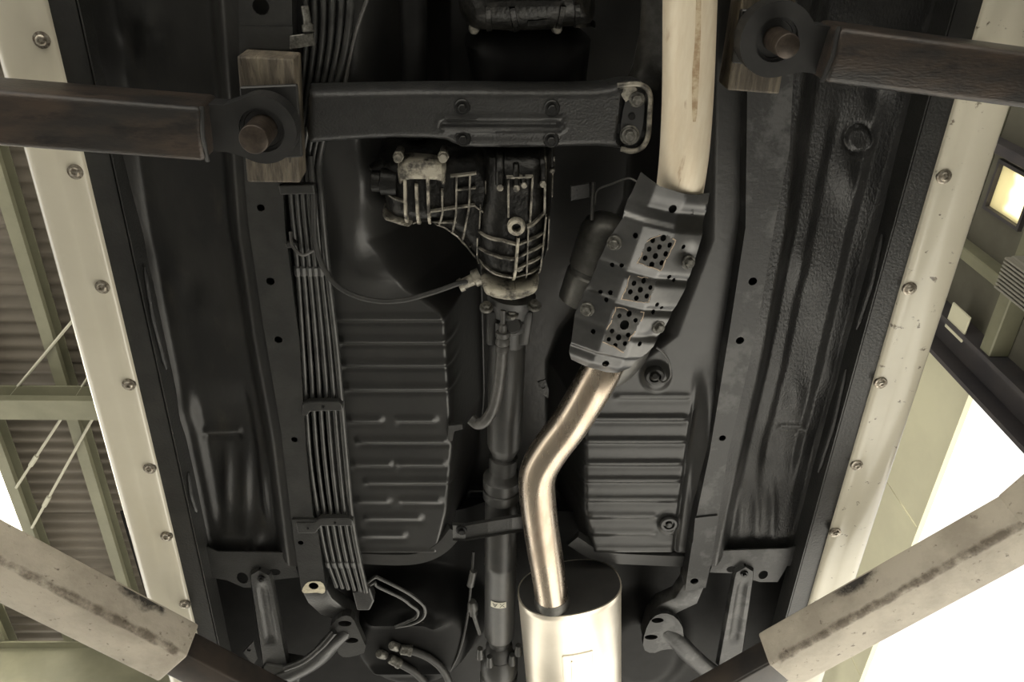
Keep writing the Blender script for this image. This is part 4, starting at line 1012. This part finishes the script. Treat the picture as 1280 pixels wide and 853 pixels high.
# rear tyre edge
# brake hoses and hard lines at the rear
for pts, nm, lb in (([(476, 818), (487, 823), (500, 830), (520, 842), (534, 858), (540, 875)], 'brake_hose', 'black rubber hose from the lower of two pale fittings'), ([(492, 808), (500, 812), (515, 814), (535, 822), (552, 836), (562, 855), (565, 875)], 'brake_hose', 'black rubber hose from the upper of two pale fittings')):
    h = thing(nm, U(*pts[0], .05), lb, 'hose', 'rear hoses')
    mk('hose', tube(spline([U(a, b, .045) for a, b in pts[1:]], 6), .0095, 14), 'rubber', h, smooth=True)
    a, b = U(*pts[1], .045), U(*pts[2], .045)
    mk('ferrule', lathe(a, b, [(0, .009), (.1, .0125), (.7, .0125), (.8, .014), (1, .0135)], 16), 'grey_bolt', h, smooth=True)
    a = U(pts[0][0], pts[0][1], .045); mk('banjo_fitting', lathe(a + Vector((-.004, -.010, -.006)), a + Vector((.008, .012, .006)), [(0, .009), (.15, .011), (1, .011)], 14), 'grey_bolt', h, smooth=True)
hl = thing('brake_hard_line', U(500, 750, .05), 'pair of bent hard brake lines behind the pipe bundle end', 'pipes')
for d in (0, 9):
    pts = [(456 - d * .2, 732 + d * .6), (468, 722 + d * .7), (476 - d * .5, 724 + d), (506 - d * .6, 739 + d * .9), (522 - d, 750 + d * .7), (531 - d, 760 + d * .4), (529 - d, 772), (515 - d * .6, 780 - d * .3), (494, 784)]
    mk('line', tube(spline([U(a, b, .04) for a, b in pts], 6), .0042, 8), 'pipe_paint', hl, smooth=True)
hc = thing('handbrake_cable', U(585, 760, .06), 'thin black handbrake cable with pale sleeve beside the rear shaft', 'cable')
mk('cable', tube(spline([U(592, 690, .07), U(589, 730, .06), U(583, 780, .06), U(574, 815, .06), U(562, 840, .06)], 6), .0032, 8), 'rubber', hc, smooth=True)
mk('sleeve', lathe(U(592, 714, .06), U(588, 732, .06), [(0, .008), (.1, .009), (1, .009)], 10), 'hose_grey', hc, smooth=True)
mk('adjuster', join(lathe(U(590, 752, .06), U(592, 768, .06), [(0, .009), (.3, .013), (.6, .013), (.65, .009), (1, .011)], 12), tube([U(592, 768, .06), U(600, 792, .06)], .006, 8)), 'hose_grey', hc, smooth=True)
mk('tunnel_clip', bev(pprism([(560, 533), (578, 531), (579, 537), (568, 540), (566, 552), (560, 552)], .03, .01), .001, 1), 'rail_paint', car)

# ------------------------------------------------------------------ the lift: four arms with pads
def arm_box(A, B, w, h, zb):
    """A,B near-bottom edge points (world) ; box of width w away from the viewer, height h up"""
    A, B = Vector((A.x, A.y, HS + zb)), Vector((B.x, B.y, HS + zb)); t = (B - A).normalized(); n = Vector((-t.y, t.x, 0)); n = n if n.y > 0 else -n
    return A, B, t, n
def arm_mesh(A, B, w, h, zb, bevel=.008):
    A, B, t, n = arm_box(A, B, w, h, zb)
    return bev(prism([A, B, B + n * w, A + n * w], HS + zb, HS + zb + h), bevel, 3)
def front_arm(e0, e1, w, ring, rr_px, recess_px, pin_r_px, pad, label, blk, blabel):
    zb, hgt = -.150, .085
    A, B = U(*e0, zb), U(*e1, zb); A, B, t, n = arm_box(A, B, w, hgt, zb)
    A = A - t * .9 if (A - B).length < 9 else A
    o = thing('lift_arm', (A + n * w / 2).lerp(B, .3), label, 'lift arm')
    mk('beam', bev(prism([A, B, B + n * w, A + n * w], HS + zb, HS + zb + hgt), .009, 3), 'arm_scale', o, smooth=True)
    # end plate with round eye
    zp, tp = -.110, .034
    c = U(*ring, zp); R = rr_px * S(*ring, zp)
    mk('weld_bead', tube([B + Vector((0, 0, hgt * .1)), B + n * w * .5 + Vector((0, 0, .0)), B + n * w + Vector((0, 0, hgt * .1))], .0035, 8), 'arm_plate', o, smooth=True)
    q0, q1 = B + n * (w * .06), B + n * (w * .94)
    tt = (Vector((c.x, c.y, 0)) - Vector(((q0.x + q1.x) / 2, (q0.y + q1.y) / 2, 0))).normalized(); nn = Vector((-tt.y, tt.x, 0))
    nn = nn if nn.dot(n) > 0 else -nn
    poly = []
    a0_ = math.atan2(tt.y, tt.x)
    arc = []
    for k in range(29):
        a = -2.15 + 4.3 * k / 28; v_ = Vector((tt.x, tt.y, 0)) * math.cos(a) * R + nn * math.sin(a) * R; arc.append(c + v_)
    bk0, bk1 = q0 - t * .12, q1 - t * .12
    m0, m1 = q0 + t * .02, q1 + t * .02
    poly = [tuple(p[:2]) for p in ([bk0, m0] + arc + [m1, bk1])]
    hole = circ(c, recess_px * S(*ring, zp), 28)
    v_, T2 = cdt_fill(poly, [hole])
    mk('end_plate', solid_plate(v_, T2, HS + zp, HS + zp + tp), 'arm_plate', o)
    r_in = recess_px * S(*ring, zp)
    mk('bush', lathe(Vector((c.x, c.y, HS + zp + tp)), Vector((c.x, c.y, HS + zp + .008)), [(0, r_in), (1, r_in), (1, r_in * .86), (.9, r_in * .84), (.9, .004)], 32), 'arm_plate', o, smooth=True, sharp=35)
    pr_ = pin_r_px * S(*ring, zp - .04)
    mk('pin', bev(lathe(Vector((c.x, c.y, HS + zp + .02)), Vector((c.x, c.y, HS + zp - .048)), [(0, pr_), (.97, pr_), (1, pr_ * .95)], 28), .0005, 1), 'pin_steel', o, smooth=True, sharp=35)
    # pad above the plate: round screw pad under the block
    mk('screw_pad', lathe(Vector((c.x, c.y, HS + zp + tp)), Vector((c.x, c.y, HS - .062)), [(0, R * .5), (.3, R * .5), (.31, R * .8), (1, R * .8)], 28), 'arm_plate', o, smooth=True, sharp=35)
    mk('pad_plate', bev(prism([tuple(U(a, b, -.062)[:2]) for a, b in pad], HS - .062, HS - .052), .002, 1), 'arm_plate', o)
    b_ = [tuple(U(a, b, -.052)[:2]) for a, b in blk]
    bo = mk('packing_block', bev(prism(b_, HS - .052, HS + .0035), .003, 2), 'block_wood'); tag(bo, blabel, 'block', 'packing blocks under the frame rails')
    return o
front_arm((0, 115), (250, 135), .078, (327, 163), 43, 28, 18.5, [(299, 109), (371, 106), (378, 197), (307, 200)], 'rusty black lift arm with round eye and pin under the black frame rail', [(296, 70), (367, 74), (375, 229), (309, 228)], 'worn wooden packing block clamped under the black frame rail')
front_arm((1280, 66), (1052, 35), .073, (971, 50), 46, 27, 15.5, [(927, 12), (998, 14), (984, 86), (915, 79)], 'rusty black lift arm with round eye and pin under the dusty grey frame rail', [(933, -40), (1002, -36), (974, 118), (909, 113)], 'worn wooden packing block clamped under the dusty grey frame rail')
def rear_arm(e0, e1, w, hgt, zb, inner_len, inner_drop, label, ext=.9, flare=False, gp=.13):
    A, B = U(*e0, zb), U(*e1, zb); A, B, t, n = arm_box(A, B, w, hgt, zb); A0 = A - t * ext
    o = thing('lift_arm', A.lerp(B, .3), label, 'lift arm')
    ob = mk('outer_beam', bev(prism([A0, B, B + n * w - t * .0, A0 + n * w], HS + zb, HS + zb + hgt), .006, 3), 'arm_paint', o, smooth=True)
    L_ = (B - A0).length; up_ = Vector((0, 0, 1)); V, F, fd = [], [], []
    rows = ((-.0008, .026, 0), (-.0008, .007, 1), (.00105, .00105, 1), (.007, -.0008, 1), (.022, -.0008, 0))
    for k in range(61):
        p = A0 + t * ((L_ - .008) * k / 60)
        for a, b, f_ in rows: V.append(p + n * a + up_ * b); fd.append(f_ * (.8 if k < 60 else .3))
    for k in range(60):
        for q in range(4): F.append((5 * k + q, 5 * k + q + 1, 5 * k + 6 + q, 5 * k + 5 + q))
    decal(mk('dirt_line', (V, F), 'dirt_decal', ob), fd)
    c0 = B - t * gp - n * .0008; V, F, fd = [], [], []
    for k in range(21):
        for q in range(7):
            a, b = k / 10 - 1, q / 6
            V.append(c0 + t * (a * .085) + up_ * (hgt - .007 - b * .045)); fd.append(max(0, 1 - a * a) * (1 - b) ** .7)
    for k in range(20):
        for q in range(6): F.append((7 * k + q, 7 * k + q + 1, 7 * k + 8 + q, 7 * k + 7 + q))
    decal(mk('grease_patch', (V, F), 'grease_decal', ob), fd)
    i0, i1 = B - t * .15 + n * w * .12, B + t * inner_len + n * w * .12
    mk('inner_beam', bev(prism([i0, i1, i1 + n * w * .76, i0 + n * w * .76], HS + zb + .012, HS + zb + hgt - .010), .006, 3), 'arm_inner', o, smooth=True)
    if flare:
        p0, p1 = A - t * .16, A0
        mk('gusset', bev(prism([p0, p0 + n * w, p1 + n * (w + .12), p1 - n * .22], HS + zb + .002, HS + zb + hgt + .001), .006, 2), 'arm_paint', o, smooth=True)
    return o
rear_arm((0, 702), (234, 822), .105, .082, -.20, .40, 0, 'dirty cream lift arm with dark telescopic extension under the glossy cream skirt')
rear_arm((1178, 712), (961, 832), .105, .082, -.20, .35, 0, 'dirty cream lift arm with dark telescopic extension under the speckled cream skirt', flare=True, gp=.24)
